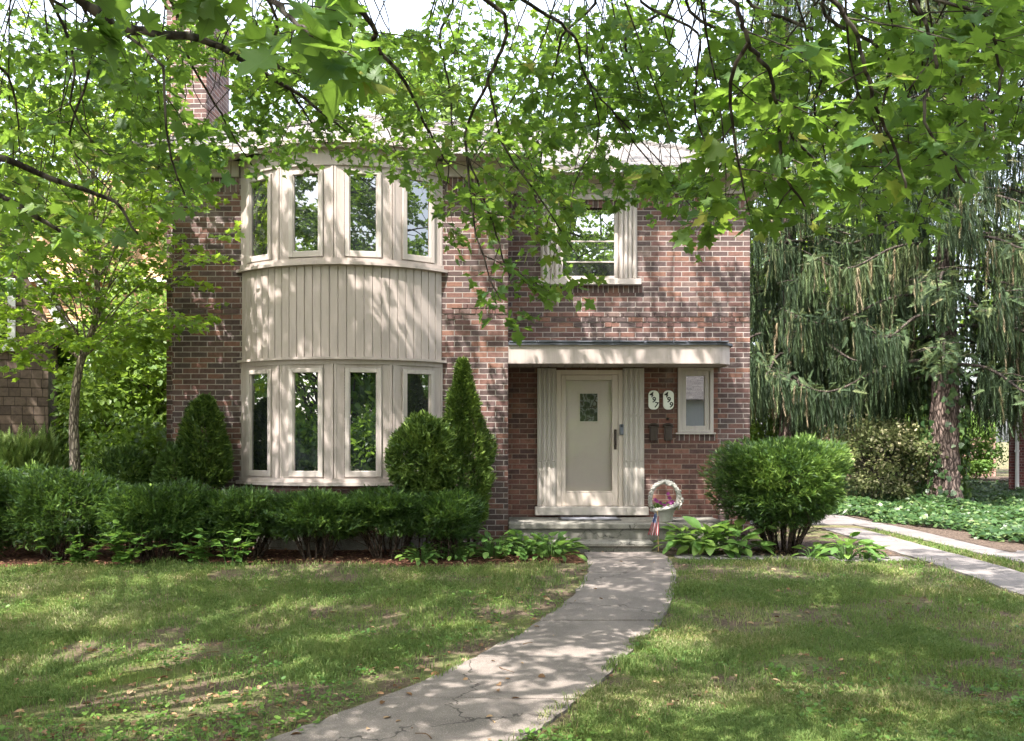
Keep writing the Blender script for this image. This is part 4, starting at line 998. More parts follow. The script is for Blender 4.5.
class Maple:
    def __init__(s, seed): s.g = np.random.default_rng(seed); s.tubes = []; s.P = []; s.D = []; s.S = []; s.n0 = (0, 0)
    def twig(s, p, d, L, r, lv, size):
        g = s.g
        d = unit(d); n = max(4, int(L / .09) + 2); t = np.linspace(0, 1, n)
        bend = g.normal(0, .10, 3) * L; pts = p + d * (t * L)[:, None] + bend * (t ** 2)[:, None] + np.array([0, 0, -.16 * L]) * (t ** 2)[:, None] + g.normal(0, .006, (n, 3)) * t[:, None]
        s.tubes.append((pts, r, r * .35, 5 if r > .006 else 4, lv))
        side = unit(np.cross(d, [0, 0, 1.]) + 1e-6)
        for i in range(1, n):
            if i / n < .2 and lv == 0: continue
            for sg in (-1, 1):
                if g.uniform() < (.78 if i < n - 1 else .95):
                    ld = unit(side * sg * g.uniform(.5, 1.1) + d * g.uniform(.2, .9) + np.array([0, 0, g.uniform(-.75, .15)]) + g.normal(0, .25, 3))
                    s.P.append(pts[i] + ld * g.uniform(.03, .085)); s.D.append(ld); s.S.append(size * g.uniform(.6, 1.15))
            if lv == 0 and i < n - 1 and i % 2 == 0 or (lv == 0 and g.uniform() < .25):
                sg = 1 if (i // 2) % 2 else -1
                s.twig(pts[i], side * sg * g.uniform(.6, 1.1) + d * .75 + g.normal(0, .15, 3), L * g.uniform(.22, .48) * (1.15 - .5 * i / n), r * .5, 1, size)
    def limb(s, ctrl, r0, r1, t0=.3, gap=.3, L=(.5, 1.1), size=.125, lat=1.0, down=.05, n=None):
        g = s.g; ctrl = np.asarray(ctrl, float); ln = np.linalg.norm(np.diff(ctrl, axis=0), axis=1).sum(); n = n or max(8, int(ln / .18))
        pts = smooth_line(ctrl, n) + g.normal(0, .005, (n, 3)); s.tubes.append((pts, r0, r1, 7 if r0 > .03 else 6, -1))
        acc = 0; k = 0
        for i in range(1, n):
            acc += np.linalg.norm(pts[i] - pts[i - 1])
            if i / n >= t0 and acc > gap * g.uniform(.6, 1.4):
                acc = 0; k += 1; tg = unit(pts[i] - pts[i - 1]); h = tg * [1, 1, .4]; sd = unit(np.cross(tg, [0, 0, 1.]) + 1e-6)
                s.twig(pts[i], sd * (1 if k % 2 else -1) * lat * g.uniform(.5, 1.2) + h * .7 + np.array([0, 0, -down + g.normal(0, .22)]), g.uniform(*L) * (1.1 - .35 * i / n), .0045, 0, size)
        s.twig(pts[-1], pts[-1] - pts[-2], g.uniform(*L) * .6, .004, 0, size)
        return pts
    def crown(s, c, n, r, zb, zt, avoid=None, size=.15, gap=.5):
        g = s.g
        for i in range(n):
            a = i * 2.39996 + g.normal(0, .15); q = (i + .5) / n
            rr = r * math.sqrt(1 - .62 * q) * g.uniform(.85, 1.08); zz = zb + (zt - zb) * q + g.uniform(-.4, .4)
            e = c + np.array([rr * math.cos(a), rr * math.sin(a), zz - c[2]])
            p = s.limb([c + (0, 0, .3 * q * 4 - .3), c * .55 + e * .45 + np.array([0, 0, .9 + q]), e * .8 + c * .2 + (0, 0, .6), e], .075 * (1 - .4 * q), .012, .14, gap, (.8, 1.5), size)
            for j in range(5):
                b = p[int(len(p) * g.uniform(.15, .9))]; aa = a + g.choice([-1, 1]) * g.uniform(.4, 1.2); l_ = g.uniform(1.3, 2.8)
                s.limb([b, b + l_ * .5 * np.array([math.cos(aa), math.sin(aa), .35]), b + l_ * np.array([math.cos(aa), math.sin(aa), g.uniform(-.1, .7)])], .03, .008, .2, gap, (.7, 1.4), size)
    def crown_done(s, keep):
        """clear the big limbs away below the clearance over the lawn"""
        P = np.array(s.P); k = keep(P); s.P = [p for p, q in zip(s.P, k) if q]; s.D = [p for p, q in zip(s.D, k) if q]; s.S = [p for p, q in zip(s.S, k) if q]
        T = []
        for t in s.tubes:
            kk = keep(t[0])
            if kk.all(): T.append(t)
            elif t[4] < 0 and np.argmax(~kk) > 3: T.append((t[0][:np.argmax(~kk)], *t[1:]))
        s.tubes = T
    def finish(s, name, base, label, group, trunk, leafmat, barkmat, keep=None, cat='tree', lo=True):
        o = empty(name, base, label, cat, group)
        B = Bag(); V, F = tube(smooth_line(trunk[0], 26), trunk[1], trunk[2], 14, .05); B.add(V, F)
        for pts, r0, r1, sd, lv in s.tubes:
            if keep is not None and lv >= -1:
                kk = keep(pts, lv)
                if not kk.all():
                    if lv >= 0: continue
                    m = np.argmax(~kk)
                    if m < 3: continue
                    pts = pts[:m]
            V, F = tube(pts, r0, r1, sd); B.add(V, F)
        link('trunk', B.mesh('trunk', True), barkmat, o)
        P = np.array(s.P); D = np.array(s.D); S = np.array(s.S)
        if keep is not None: k = keep(P, 2); P, D, S = P[k], D[k], S[k]
        n = len(P); g = s.g
        X, Y, Z = frames(D, np.array([0, -.15, 1.]) + g.normal(0, .5, (n, 3))); Z = Z * g.uniform(-.6, 3.2, (n, 1))
        px, py = proj(P); inf = (P[:, 1] > .5) & (px > -60) & (px < 1090) & (py > -60) & (py < 760)
        tone = np.clip(g.normal(.45, .27, n) + .2 * np.sin(P[:, 0] * 1.7 + P[:, 2] * 2.1), 0, 1)
        B = Bag()
        for m, T in ((inf, MAPLE), (~inf, MAPLE_S)):
            if m.any(): B.add(*scatter(T, P[m], X[m], Y[m], Z[m], S[m], tone[m]))
        me = B.mesh('crown'); la = me.attributes.new('leafco', 'FLOAT_VECTOR', 'POINT'); la.data.foreach_set('vector', np.concatenate([np.tile(T[0] * [1, 1, 0], (int(m.sum()), 1)) for m, T in ((inf, MAPLE), (~inf, MAPLE_S)) if m.any()]).astype(np.float32).ravel()); link('crown', me, leafmat, o); print(name, 'leaves', n, 'in frame', int(inf.sum())); return o
HOLES = [(395, 8, 34, 26), (690, 35, 18, 32), (655, 152, 45, 14), (208, 95, 26, 26), (120, 205, 40, 22), (596, 238, 24, 36)]
def keep_fn(margin, p_hole=1.0):
    def f(P, lv):
        px, py = proj(P); infr = (P[:, 1] > .4) & (px > -70) & (px < 1094) & (py > -25) & (py < 770)
        low = np.interp(px, LOWX, LOWY) + margin + 9 * np.sin(px * .11) + 6 * np.sin(px * .27 + 1)
        ok = ~infr | (py < low)
        if lv in (0, 1, 2):
            for cx, cy, rx, ry in HOLES: ok &= ~(infr & (((px - cx) / rx) ** 2 + ((py - cy) / ry) ** 2 < 1))
        far = np.linalg.norm(P - np.array([0, 0, EYE]), axis=1) > 2.3
        return ok & far & ~((P[:, 1] > 11.9) & (P[:, 0] > -5.8) & (P[:, 0] < 4.6) & (P[:, 2] < 7.5))
    return f
def clearance(P):
    px, py = proj(P); return ~((P[:, 1] > .4) & (px > -60) & (px < 1084) & (py > -30) & (py < 770))
# --- large maple, trunk left of the walk
m1 = Maple(21); b1 = np.array([-4.9, 3.0, 0.])
T1 = (np.array([b1 - (0, 0, .2), b1 + (.02, .0, .6), b1 + (.1, .1, 2.0), b1 + (.15, .2, 3.6), b1 + (.2, .25, 6.5), b1 + (.3, .2, 9.0)]), .36, np.concatenate([np.linspace(.42, .30, 8), np.linspace(.29, .10, 18)])) 
T1 = (T1[0], T1[2][0], T1[2])
f1 = b1 + np.array([.15, .2, 3.9])
m1.crown(f1, 26, 8.2, 5.0, 12.5, gap=.92); m1.crown_done(clearance)
lm = lambda *a: [at(*q) for q in a]
S1 = dict(L=(.5, .9), gap=.34, size=.092)
m1.limb([f1, f1 + (.8, .9, 1.2)] + lm((75, -5, 5.0), (112, 27, 5.2), (200, 38, 5.6), (245, 62, 6.0), (300, 95, 6.5), (345, 130, 7.6)), .045, .008, .35, **S1)
m1.limb([f1, f1 + (1.6, 1.6, 1.9)] + lm((340, -5, 6.0), (375, 45, 6.4), (405, 82, 6.8), (428, 130, 7.3), (448, 165, 7.6)), .026, .007, .4, **S1)
m1.limb([f1 + (0, 0, .4), f1 + (2.2, 1.5, 2.5)] + lm((440, -40, 5.8), (505, 20, 6.0), (488, 80, 6.3), (465, 140, 6.6), (490, 215, 6.9), (512, 285, 7.1)), .02, .005, .45, L=(.45, .85), gap=.17, size=.1)
m1.limb([f1 + (0, 0, .6), f1 + (2.4, 1.6, 2.9)] + lm((470, -40, 6.2), (523, 0, 6.4), (572, 34, 6.8), (585, 75, 7.2), (612, 110, 7.5), (674, 176, 8.0)), .02, .005, .5, L=(.45, .9), gap=.19, size=.1)
m1.limb(lm((488, 80, 6.3), (505, 150, 6.6), (545, 205, 6.8), (580, 262, 7.0)), .010, .004, .1, L=(.4, .8), gap=.17, size=.1)
m1.limb(lm((465, 140, 6.6), (470, 200, 6.6), (480, 250, 6.6), (500, 300, 6.6)), .010, .004, .1, L=(.35, .7), gap=.17, size=.1)
m1.limb(lm((612, 110, 7.5), (640, 150, 7.8), (690, 205, 7.7), (712, 240, 7.7)), .008, .004, .1, L=(.35, .6), gap=.22)
m1.limb(lm((585, 75, 7.2), (600, 130, 7.4), (575, 180, 7.5), (570, 215, 7.5)), .008, .004, .1, L=(.35, .7), gap=.17, size=.1)
m1.limb([f1, f1 + (.1, 1.2, .6)] + lm((-60, 150, 5.6), (0, 156, 5.8), (53, 180, 6.0), (112, 200, 6.2), (134, 229, 6.3), (165, 256, 6.4)), .04, .007, .3, L=(.4, .75), gap=.3)
m1.limb([f1 + (0, 0, -.3), f1 + (.1, 1.0, .2)] + lm((-50, 180, 5.4), (0, 196, 5.5), (50, 225, 5.7), (105, 253, 5.9)), .04, .010, .35, L=(.35, .7), gap=.3)
m1.limb(lm((112, 27, 5.2), (160, 60, 5.0), (165, 110, 5.0), (172, 165, 5.1), (185, 195, 5.2)), .010, .004, .1, L=(.3, .6), gap=.22)
m1.limb(lm((40, -20, 6.4), (60, 20, 6.6), (75, 60, 6.7), (72, 110, 6.8), (100, 150, 7.0)), .014, .005, .1, L=(.4, .8), gap=.25)
m1.limb([f1, f1 + (1.2, .5, 1.0)] + lm((215, -70, 3.4), (262, -12, 3.1), (290, 18, 2.9), (318, 40, 2.85)), .02, .006, .5, L=(.2, .36), gap=.3, size=.13)
m1.limb([f1, f1 + (.6, .2, .9)] + lm((-20, -60, 3.4), (30, -20, 3.4), (60, 5, 3.5)), .02, .006, .8, L=(.2, .35), gap=.3, size=.13)
for k, q in enumerate((((150, -30, 7.2), (190, 60, 7.8), (230, 130, 8.4), (252, 165, 8.8)), ((245, -30, 7.0), (275, 60, 7.6), (310, 120, 8.2), (330, 150, 8.6)), ((330, -40, 8.4), (352, 40, 8.8), (380, 110, 9.3), (400, 160, 9.6)),
        ((420, -40, 7.8), (440, 40, 8.2), (452, 120, 8.6), (445, 200, 8.8)), ((560, -40, 7.4), (560, 40, 7.8), (545, 110, 8.2), (540, 180, 8.4)), ((640, -40, 7.4), (625, 40, 7.8), (640, 100, 8.2), (625, 170, 8.4)), ((60, -40, 6.6), (90, 60, 7.2), (70, 140, 7.6), (110, 190, 7.8)), ((-30, 20, 6.0), (10, 80, 6.4), (20, 150, 6.8)))):
    m1.limb([f1 + (1.0, 1.4, 2.4)] + lm(*q), .018, .005, .3, L=(.5, .9), gap=.28, size=.092)
def hang(m, f, n, pa, pb, Ya, Yb, seed, size=.12):
    g = np.random.default_rng(seed)
    for i in range(n):
        px = pa + (pb - pa) * (i + g.uniform(0, 1)) / n; Y = g.uniform(Ya, Yb); low = np.interp(px, LOWX, LOWY); end = low * g.uniform(.30, 1.0); q = px + g.normal(0, 45)
        m.limb(lm((q + g.normal(0, 30), -45, Y - .9), (q * .5 + px * .5 + g.normal(0, 14), end * .35, Y - .4), (px, end * .75, Y), (px + g.normal(0, 18), end, Y + .2)), .007, .003, .12, L=(.35, .7), gap=.25, size=size)
hang(m1, f1, 84, -30, 700, 7.6, 11.4, 5, .09)
for e in ((-6.4, 9.8, 8.0), (-4.2, 10.6, 8.3), (-2.4, 10.2, 8.6), (-.6, 10.8, 8.8), (1.4, 10.4, 8.4), (-3.4, 9.0, 8.0), (-5.2, 11.0, 8.8), (.6, 11.9, 9.0), (2.3, 11.4, 9.3), (-.5, 12.0, 9.7), (3.3, 11.2, 8.9), (1.5, 12.3, 9.9)):   # high limbs added above the view to shade the bay and upper wall
    e = np.array(e); m1.limb([f1 + (0, 0, 3.5), f1 * .5 + e * .5 + (0, 0, 3.2), e * .85 + f1 * .15 + (0, 0, 1.2), e], .04, .01, .45, .42, (.7, 1.3), .15)
G = 'big maples whose branches hang over the lawn'
m1.finish('maple_tree', (*b1[:2], 0), 'big maple left of the walk whose branches hang over the bay and front lawn', G, T1, M['maple'], M['bark'], keep_fn(0))
# --- second maple, right of the walk
m2 = Maple(33); b2 = np.array([7.0, 1.6, 0.])
rad = np.concatenate([np.linspace(.40, .28, 8), np.linspace(.27, .09, 18)])
T2 = (np.array([b2 - (0, 0, .2), b2 + (0, 0, .7), b2 + (-.1, .1, 2.2), b2 + (-.15, .2, 3.6), b2 + (-.2, .1, 6), b2 + (-.1, .2, 8.6)]), rad[0], rad)
f2 = b2 + np.array([-.15, .2, 3.5]); m2.crown(f2, 24, 8.0, 4.8, 11.5, gap=.92); m2.crown_done(clearance)
S2 = dict(L=(.4, .75), gap=.26, size=.105)
m2.limb([f2, f2 + (-1.5, .6, .9)] + lm((700, -60, 3.6), (735, 0, 3.7), (748, 40, 3.8), (770, 75, 4.0), (778, 112, 4.2), (795, 140, 4.4), (840, 180, 4.6)), .014, .006, .45, **S2)
m2.limb([f2, f2 + (-1.3, .9, .7)] + lm((800, -60, 3.6), (832, 0, 3.6), (862, 55, 3.7), (872, 95, 3.8), (895, 150, 4.0), (905, 190, 4.1)), .013, .006, .45, **S2)
m2.limb([f2, f2 + (-1.0, 1.2, .6)] + lm((900, -60, 4.0), (915, 0, 4.0), (935, 60, 4.1), (925, 120, 4.2), (960, 175, 4.3), (968, 200, 4.4)), .012, .006, .45, **S2)
m2.limb([f2, f2 + (-.6, 1.3, .6)] + lm((980, -40, 4.4), (990, 20, 4.5), (1000, 80, 4.6), (985, 130, 4.7)), .012, .006, .45, **S2)
m2.limb([f2 + (0, 0, .4), f2 + (-1.6, 1.4, 1.8)] + lm((690, -50, 5.4), (700, 40, 5.8), (695, 110, 6.2), (720, 180, 6.4)), .012, .006, .5, L=(.4, .8), gap=.26)
m2.limb(lm((778, 112, 4.2), (782, 160, 4.25), (790, 185, 4.3), (805, 205, 4.35)), .010, .005, .1, L=(.3, .5), gap=.15, size=.12)
m2.limb(lm((748, 40, 3.8), (728, 90, 4.0), (735, 140, 4.2), (745, 190, 4.4)), .010, .005, .1, L=(.3, .5), gap=.15, size=.12)
for q in (((800, -40, 5.4), (830, 40, 5.8), (815, 110, 6.2), (835, 190, 6.5)), ((740, -40, 6.0), (760, 60, 6.4), (750, 130, 6.8), (770, 200, 7)), ((880, -40, 5.2), (890, 60, 5.6), (880, 130, 5.9), (885, 200, 6.1)), ((960, -40, 5.6), (970, 50, 6.0), (950, 120, 6.2), (950, 190, 6.3)), ((1040, -40, 5.2), (1030, 40, 5.4), (1020, 100, 5.6))):
    m2.limb([f2 + (-.4, 1.4, 1.6)] + lm(*q), .016, .005, .3, L=(.4, .8), gap=.28, size=.092)
hang(m2, f2, 28, 650, 1040, 5.2, 8.4, 7, .095); m2.finish('maple_tree', (*b2[:2], 0), 'big maple right of the walk whose branches hang before the weeping spruces', G, T2, M['maple'], M['bark'], keep_fn(0))
# --- slender maple beside the house
m3 = Maple(45); b3 = np.array([-6.3, 13.0, .1])
T3 = (np.array([b3 - (0, 0, .1), b3 + (.0, 0, 1.0), b3 + (-.03, 0, 1.9), b3 + (.05, .0, 2.7), b3 + (.3, .05, 3.6), b3 + (.2, 0, 4.8), b3 + (.3, .1, 6.3)]), .085, np.linspace(.088, .02, 26))
fk = b3 + np.array([.02, 0, 2.6])
for i in range(64):
    q = i / 63; a = i * 2.39996 + .4; z = 3.0 + 4.2 * q; r = 2.1 * math.sqrt(max(.1, 1 - (q - .3) ** 2 * 1.6)) * m3.g.uniform(.8, 1.1)
    st = smooth_line(T3[0], 26)[min(25, 10 + int(q * 14))]; e = np.array([b3[0] + .1 + r * math.cos(a), b3[1] + .8 * r * math.sin(a), z + m3.g.uniform(-.3, .3)])
    m3.limb([st, st * .5 + e * .5 + (0, 0, .25), e], .014, .004, .2, .2, (.4, .8), .105)
m3.limb([fk, fk + (-.3, -.1, .7), fk + (-.4, 0, 1.6), fk + (-.55, .1, 2.6)], .05, .015, .6, .3, (.4, .8), .105)
def k3(P, lv):
    px, py = proj(P); return (py < 372 + 12 * np.sin(px * .13) - 40 * sstep(150, 200, px) - .6 * np.clip(px - 195, 0, 100)) & (px < 240) & ~((P[:, 0] > -5.25) & (P[:, 1] > 13.1))
m3.finish('maple_tree', (*b3[:2], .1), 'slender pale-trunked young maple between the shingled and brick houses', None, T3, mat_maple('young_maple_leaf', [(0, (.07, .14, .025)), (.5, (.11, .2, .03)), (1, (.18, .27, .035))], (.36, .52, .04), .6), M['bark_s'], k3)

# ================================================================== BROADLEAF TREES AND SHRUBS FURTHER OFF
LEAF_B = (np.array([(0, 0, 0), (.34, .3, .06), (.22, .75, 0), (0, 1, -.1), (-.22, .75, 0), (-.34, .3, .06)]), np.array([(0, 1, 2), (0, 2, 3), (0, 3, 4), (0, 4, 5)]))
def broad(name, x, y, ztop, zlow, rad, ncl, per, size, mat, label, cat='tree', group=None, seed=1, tr=.2, clump=.9, tone=(0, 1)):
    g = np.random.default_rng(seed); zb = float(gz(x, y)); o = empty(name, (x, y, zb), label, cat, group)
    c = np.array([x, y, (ztop + zlow) / 2]); R3 = np.array([rad, rad, (ztop - zlow) / 2])
    d = unit(g.normal(size=(ncl, 3))); C = c + d * R3 * (g.uniform(.25, 1, ncl) ** .5)[:, None] * .88
    B = Bag(); top = np.array([x, y, zlow + (ztop - zlow) * .7])
    tl = smooth_line([(x, y, zb - .2), (x + g.normal(0, .1), y, zb + (zlow - zb) * .6 + .3), (x + g.normal(0, .2), y, (zlow + ztop) / 2), top], 14); V, F = tube(tl, tr, tr * .2, 9); B.add(V, F)
    for q in C:
        s_ = tl[min(13, 4 + int(g.integers(0, 7)))]; V, F = tube(smooth_line([s_, s_ * .5 + q * .5 + (0, 0, .1 * rad * .3), q], 7), tr * .28, tr * .05, 5); B.add(V, F)
    link('trunk', B.mesh('trunk', True), M['bark'], o)
    n = ncl * per; ci = np.repeat(np.arange(ncl), per); dd = unit(g.normal(size=(n, 3))); cr = clump * g.uniform(.6, 1.25, ncl)[ci]
    P = C[ci] + dd * (cr * g.uniform(.2, 1, n) ** .5)[:, None] * [1, 1, .7]; P = P[P[:, 2] > zb + .05]; n = len(P); dd = dd[:n]
    D = unit(dd * .6 + g.normal(0, .5, (n, 3)) + (0, 0, -.25)); X, Y, Z = frames(D, np.array([0, -.2, 1.]) + g.normal(0, .45, (n, 3)))
    tn = np.clip(tone[0] + (tone[1] - tone[0]) * (g.uniform(0, 1, n) * .6 + .4 * g.uniform(0, 1, ncl)[ci][:n]), 0, 1)
    B = Bag(); B.add(*scatter(LEAF_B, P, X, Y, Z, size * g.uniform(.6, 1.2, n), tn)); link('crown' if cat == 'tree' else 'foliage', B.mesh('crown'), mat, o); return o
G = 'tall trees standing behind the houses'
broad('shade_tree', -15, 36, 17, 4, 5.5, 70, 170, .30, M['far_leaf'], 'tall tree far behind the shingled house at left', group=G, seed=1, clump=1.5, tr=.35)
broad('shade_tree', -7.5, 33, 14.0, 3.5, 4.2, 60, 170, .28, M['far_leaf'], 'tree far behind the gap between the two houses', group=G, seed=2, clump=1.3, tr=.3)
broad('shade_tree', -3.8, 40, 19.2, 5, 3.4, 60, 170, .30, M['far_leaf'], 'pale tall tree rising over the left roof of the brick house', group=G, seed=3, clump=1.2, tr=.3)
broad('shade_tree', 3.5, 42, 15, 5, 5, 60, 170, .30, M['far_leaf'], 'pale tree behind the right roof slope of the brick house', group=G, seed=4, clump=1.4, tr=.3)
broad('shade_tree', 15, 44, 13, 2, 5.5, 70, 170, .30, M['far_leaf'], 'tree behind the two weeping spruces', group=G, seed=5, clump=1.5, tr=.3)
broad('shade_tree', 26, 40, 15, 2, 6, 70, 170, .32, M['under_leaf'], 'dark tree behind the brick house at the right edge', group=G, seed=6, clump=1.6, tr=.3)
broad('shade_tree', 7.0, 36, 13, 4.0, 3.4, 60, 170, .26, M['under_leaf'], 'leafy tree just right of the brick house behind the spruces', group=G, seed=7, clump=1.2, tr=.25)
broad('shade_tree', 13.0, 33, 12, 4.0, 3.6, 60, 170, .26, M['under_leaf'], 'leafy tree filling the gap behind the thick spruce trunk', group=G, seed=8, clump=1.2, tr=.25)
broad('shade_tree', -12.4, 12.6, 11, 4.2, 3.6, 70, 170, .22, M['maple_far'], 'broad tree added out of view to shade the shingled house', seed=9, clump=1.2, tr=.28)  # unseen tree, added to keep the sun off the shingled wall
G = 'leafy bushes between the shingled and brick houses'
broad('leafy_bush', -7.2, 17.5, 4.7, .3, 1.45, 60, 150, .13, M['under_leaf'], 'tall sunlit leafy bush against the left brick corner', 'shrub', G, 11, .06, .55, (.3, 1))
broad('leafy_bush', -8.3, 18.6, 3.6, .2, 1.2, 50, 150, .12, M['under_leaf'], 'dark leafy bush at the right end of the shingled wall', 'shrub', G, 12, .06, .5, (0, .5))
broad('leafy_bush', -6.4, 15.0, 2.3, .2, .8, 40, 130, .10, M['under_leaf'], 'low leafy bush behind the round clipped evergreen ball', 'shrub', G, 13, .04, .4, (.1, .8))
broad('leafy_bush', -9.6, 23, 6.4, .3, 2.3, 80, 150, .15, M['under_leaf'], 'tall bright bush farther back between the two houses', 'shrub', G, 21, .08, .7, (.5, 1))
broad('leafy_bush', -12.6, 22.5, 5.2, .3, 1.8, 60, 140, .15, M['under_leaf'], 'bright bush behind the gable of the shingled house', 'shrub', G, 22, .08, .65, (.4, 1))
G = 'undergrowth bushes behind the spruces'
broad('leafy_bush', 9.2, 22.8, 2.5, .1, 1.6, 95, 70, .10, M['varieg'], 'cream-variegated bush left of the ivy-clad spruce trunk', 'shrub', None, 14, .05, .36, (0, .95))
broad('leafy_bush', 18.0, 36, 3.0, 0, 1.5, 60, 130, .13, M['hosta'], 'bright yellow-green bush between spruce trunk and right brick house', 'shrub', G, 15, .05, .5, (.4, 1))
broad('leafy_bush', 12.8, 30, 3.4, .4, 1.7, 50, 130, .15, M['under_leaf'], 'green bush behind the big spruce trunk', 'shrub', G, 16, .05, .6, (.2, 1))
broad('leafy_bush', 17.6, 41, 6.5, 1.0, 2.2, 60, 140, .18, M['under_leaf'], 'tall bush close beside the white downspout', 'shrub', G, 17, .07, .7, (.3, 1))
broad('leafy_bush', 8.2, 29, 4.6, .3, 2.0, 60, 130, .16, M['under_leaf'], 'dark bush at the far end of the drive', 'shrub', G, 18, .06, .7, (.3, 1))
broad('leafy_bush', 10.3, 24.2, 1.9, .1, .6, 30, 110, .10, M['ivy'], 'small ivy-covered bush at the foot of the big spruce', 'shrub', G, 19, .045, .35, (.2, 1))

# ================================================================== WEEPING SPRUCES
def strand():
    V = []; F = []; g = np.random.default_rng(5); n = 15
    for i in range(n):
        t = (i + .5) / n; a = i * 2.4
        for a_ in (a, a + 2.1, a + 4.2):
            w = .017; L = .17 * (1 - .4 * t) * g.uniform(.6, 1.2); u = np.array([math.cos(a_), math.sin(a_)]); k = len(V); p = np.array([-u[1], u[0]]) * w
            V += [(p[0], t, p[1]), (-p[0], t, -p[1]), (u[0] * L * .5, t + L * .9, u[1] * L * .5)]; F.append((k, k + 1, k + 2))
    return np.array(V), np.array(F)
STR = strand()
def spruce(x, y, h, tr, label, group, seed, nbr=84, lmax=4.6, zmin=2.9):
    g = np.random.default_rng(seed); zb = float(gz(x, y)); o = empty('weeping_spruce', (x, y, zb), label, 'tree', group)
    tl = smooth_line([(x, y, zb - .2), (x + .02, y, 1.2), (x + .1, y, 4), (x + .05, y, 9), (x, y, h)], 40); rad = np.interp(np.linspace(0, 1, 40), [0, .04, .1, 1], [tr * 1.5, tr * 1.1, tr, .03])
    B = Bag(); B2 = Bag(); V, F = tube(tl, rad[0], rad, 18, .07); B.add(V, F)
    PS, LS, TN = [], [], []
    for i in range(nbr):
        q = i / nbr; z = zmin + .4 + (h - zmin - 1) * q ** 1.15 + g.uniform(-.2, .2); a = i * 2.39996 + g.normal(0, .2); Lb = (lmax * (1 - .85 * q) + .4) * g.uniform(.75, 1.1)
        u = np.array([math.cos(a), math.sin(a), 0]); s_ = np.array([np.interp(z, tl[:, 2], tl[:, 0]), y, z])
        L = smooth_line([s_, s_ + u * Lb * .35 + (0, 0, -.05 * Lb), s_ + u * Lb * .7 + (0, 0, -.20 * Lb), s_ + u * Lb + (0, 0, -.10 * Lb)], 16)
        V, F = tube(L, .055 * (1 - .6 * q), .010, 6); B2.add(V, F)
        m = int(Lb / .033); t = g.uniform(.12, 1, m); ii = np.clip((t * 15).astype(int), 0, 14); P = L[ii] + (L[ii + 1] - L[ii]) * (t * 15 - ii)[:, None]
        lat = np.cross(u, [0, 0, 1]); w = g.normal(0, .30, m) * (1.1 - t * .6); P = P + lat * w[:, None] + np.array([0, 0, -.05]) * np.abs(w)[:, None]
        PS.append(P); LS.append(g.uniform(.35, 1.0, m) * (1.5 - .55 * t) * (1.1 - .35 * q)); TN.append(np.clip(g.normal(.35, .2, m) + (.2 if g.uniform() < .3 else -.08) + .5 * (g.uniform(0, 1, m) < .09), 0, 1))
        for _ in range(5):   # side branchlets
            k = g.integers(5, 15); e = L[k] + lat * g.choice([-1, 1]) * g.uniform(.3, .8) + u * .3 + (0, 0, -.1); V, F = tube([L[k], (L[k] + e) / 2 + (0, 0, .04), e], .012, .004, 4); B2.add(V, F)
    link('trunk', B.mesh('trunk', True), M['bark_spruce'], o); link('branches', B2.mesh('branches', True), M['twig'], o)
    P = np.concatenate(PS); L = np.concatenate(LS); T = np.concatenate(TN); P0 = P[P[:, 2] > zb + 2.2]; fr = (np.abs(P[:, 0] - x * P[:, 1] / y) < .85) & (P[:, 1] < y + .2); k = P[:, 2] - L * 1.05 > zb + 2.9 * fr * (tr > .4) + 1.5 + .5 * np.sin(P[:, 0] * 3); P, L, T = P[k], L[k], T[k]; n = len(P)
    d = unit(np.stack([g.normal(0, .09, n), g.normal(0, .09, n), -np.ones(n)], 1)); X, Y, Z = frames(d, g.normal(size=(n, 3)))
    V, F, tt = scatter(STR, P, X, Y, Z, L, T)
    B = Bag(); B.add(V, F, tt)
    n2 = int(len(P0) * .8); ii = g.integers(0, len(P0), n2); dd = unit(np.stack([g.normal(0, .7, n2), g.normal(0, .7, n2), g.uniform(-.9, .25, n2)], 1)); X, Y, Z = frames(dd, np.array([0, -.3, 1.]) + g.normal(0, .4, (n2, 3)))
    B.add(*scatter(SPR, P0[ii] + g.normal(0, .1, (n2, 3)), X, Y, Z, g.uniform(1.5, 3.2, n2), np.clip(g.normal(.5, .2, n2), 0, 1)))
    link('crown', B.mesh('crown'), M['spruce'], o); print('spruce strands', n); return o
G = 'weeping spruces right of the brick house'
spruce(10.6, 22.2, 18, .46, 'large weeping spruce with thick ivy-clad trunk right of the drive', G, 5)
spruce(7.9, 26.0, 17, .30, 'weeping spruce with dark trunk behind the right house corner', G, 6, 78, 4.2)
spruce(16.2, 25.0, 17, .30, 'weeping spruce at the right edge in front of the neighbouring brick wall', G, 8, 66, 3.6, 3.6)
g = np.random.default_rng(77); n = 1500; t = g.uniform(0, 1, n) ** 1.4; a = g.uniform(0, 6.28, n); z = .15 + t * 5.2; r = .48 + .34 * np.clip(.6 - z, 0, 1) + g.uniform(0, .09, n)
k = np.sin(a * 2 + z * 1.3) + g.normal(0, .5, n) > -.1 ; a, z, r = a[k], z[k], r[k]; n = len(a)
P = np.stack([10.66 + r * np.cos(a), 22.2 + r * np.sin(a), z], 1); no = np.stack([np.cos(a), np.sin(a), 0 * a + .4], 1); d = unit(np.stack([-np.sin(a) * g.uniform(-1, 1, n), np.cos(a) * g.uniform(-1, 1, n), -np.ones(n) * .8], 1)); X, Y, Z = frames(d, no + g.normal(0, .3, (n, 3)))
B = Bag(); B.add(*scatter(IVY, P, X, Y, Z, g.uniform(.10, .17, n), g.uniform(0, .9, n))); tag(link('climbing_ivy', B.mesh('climbing_ivy'), M['ivy']), 'dark ivy climbing the thick trunk of the large spruce', 'ivy', kind='stuff')

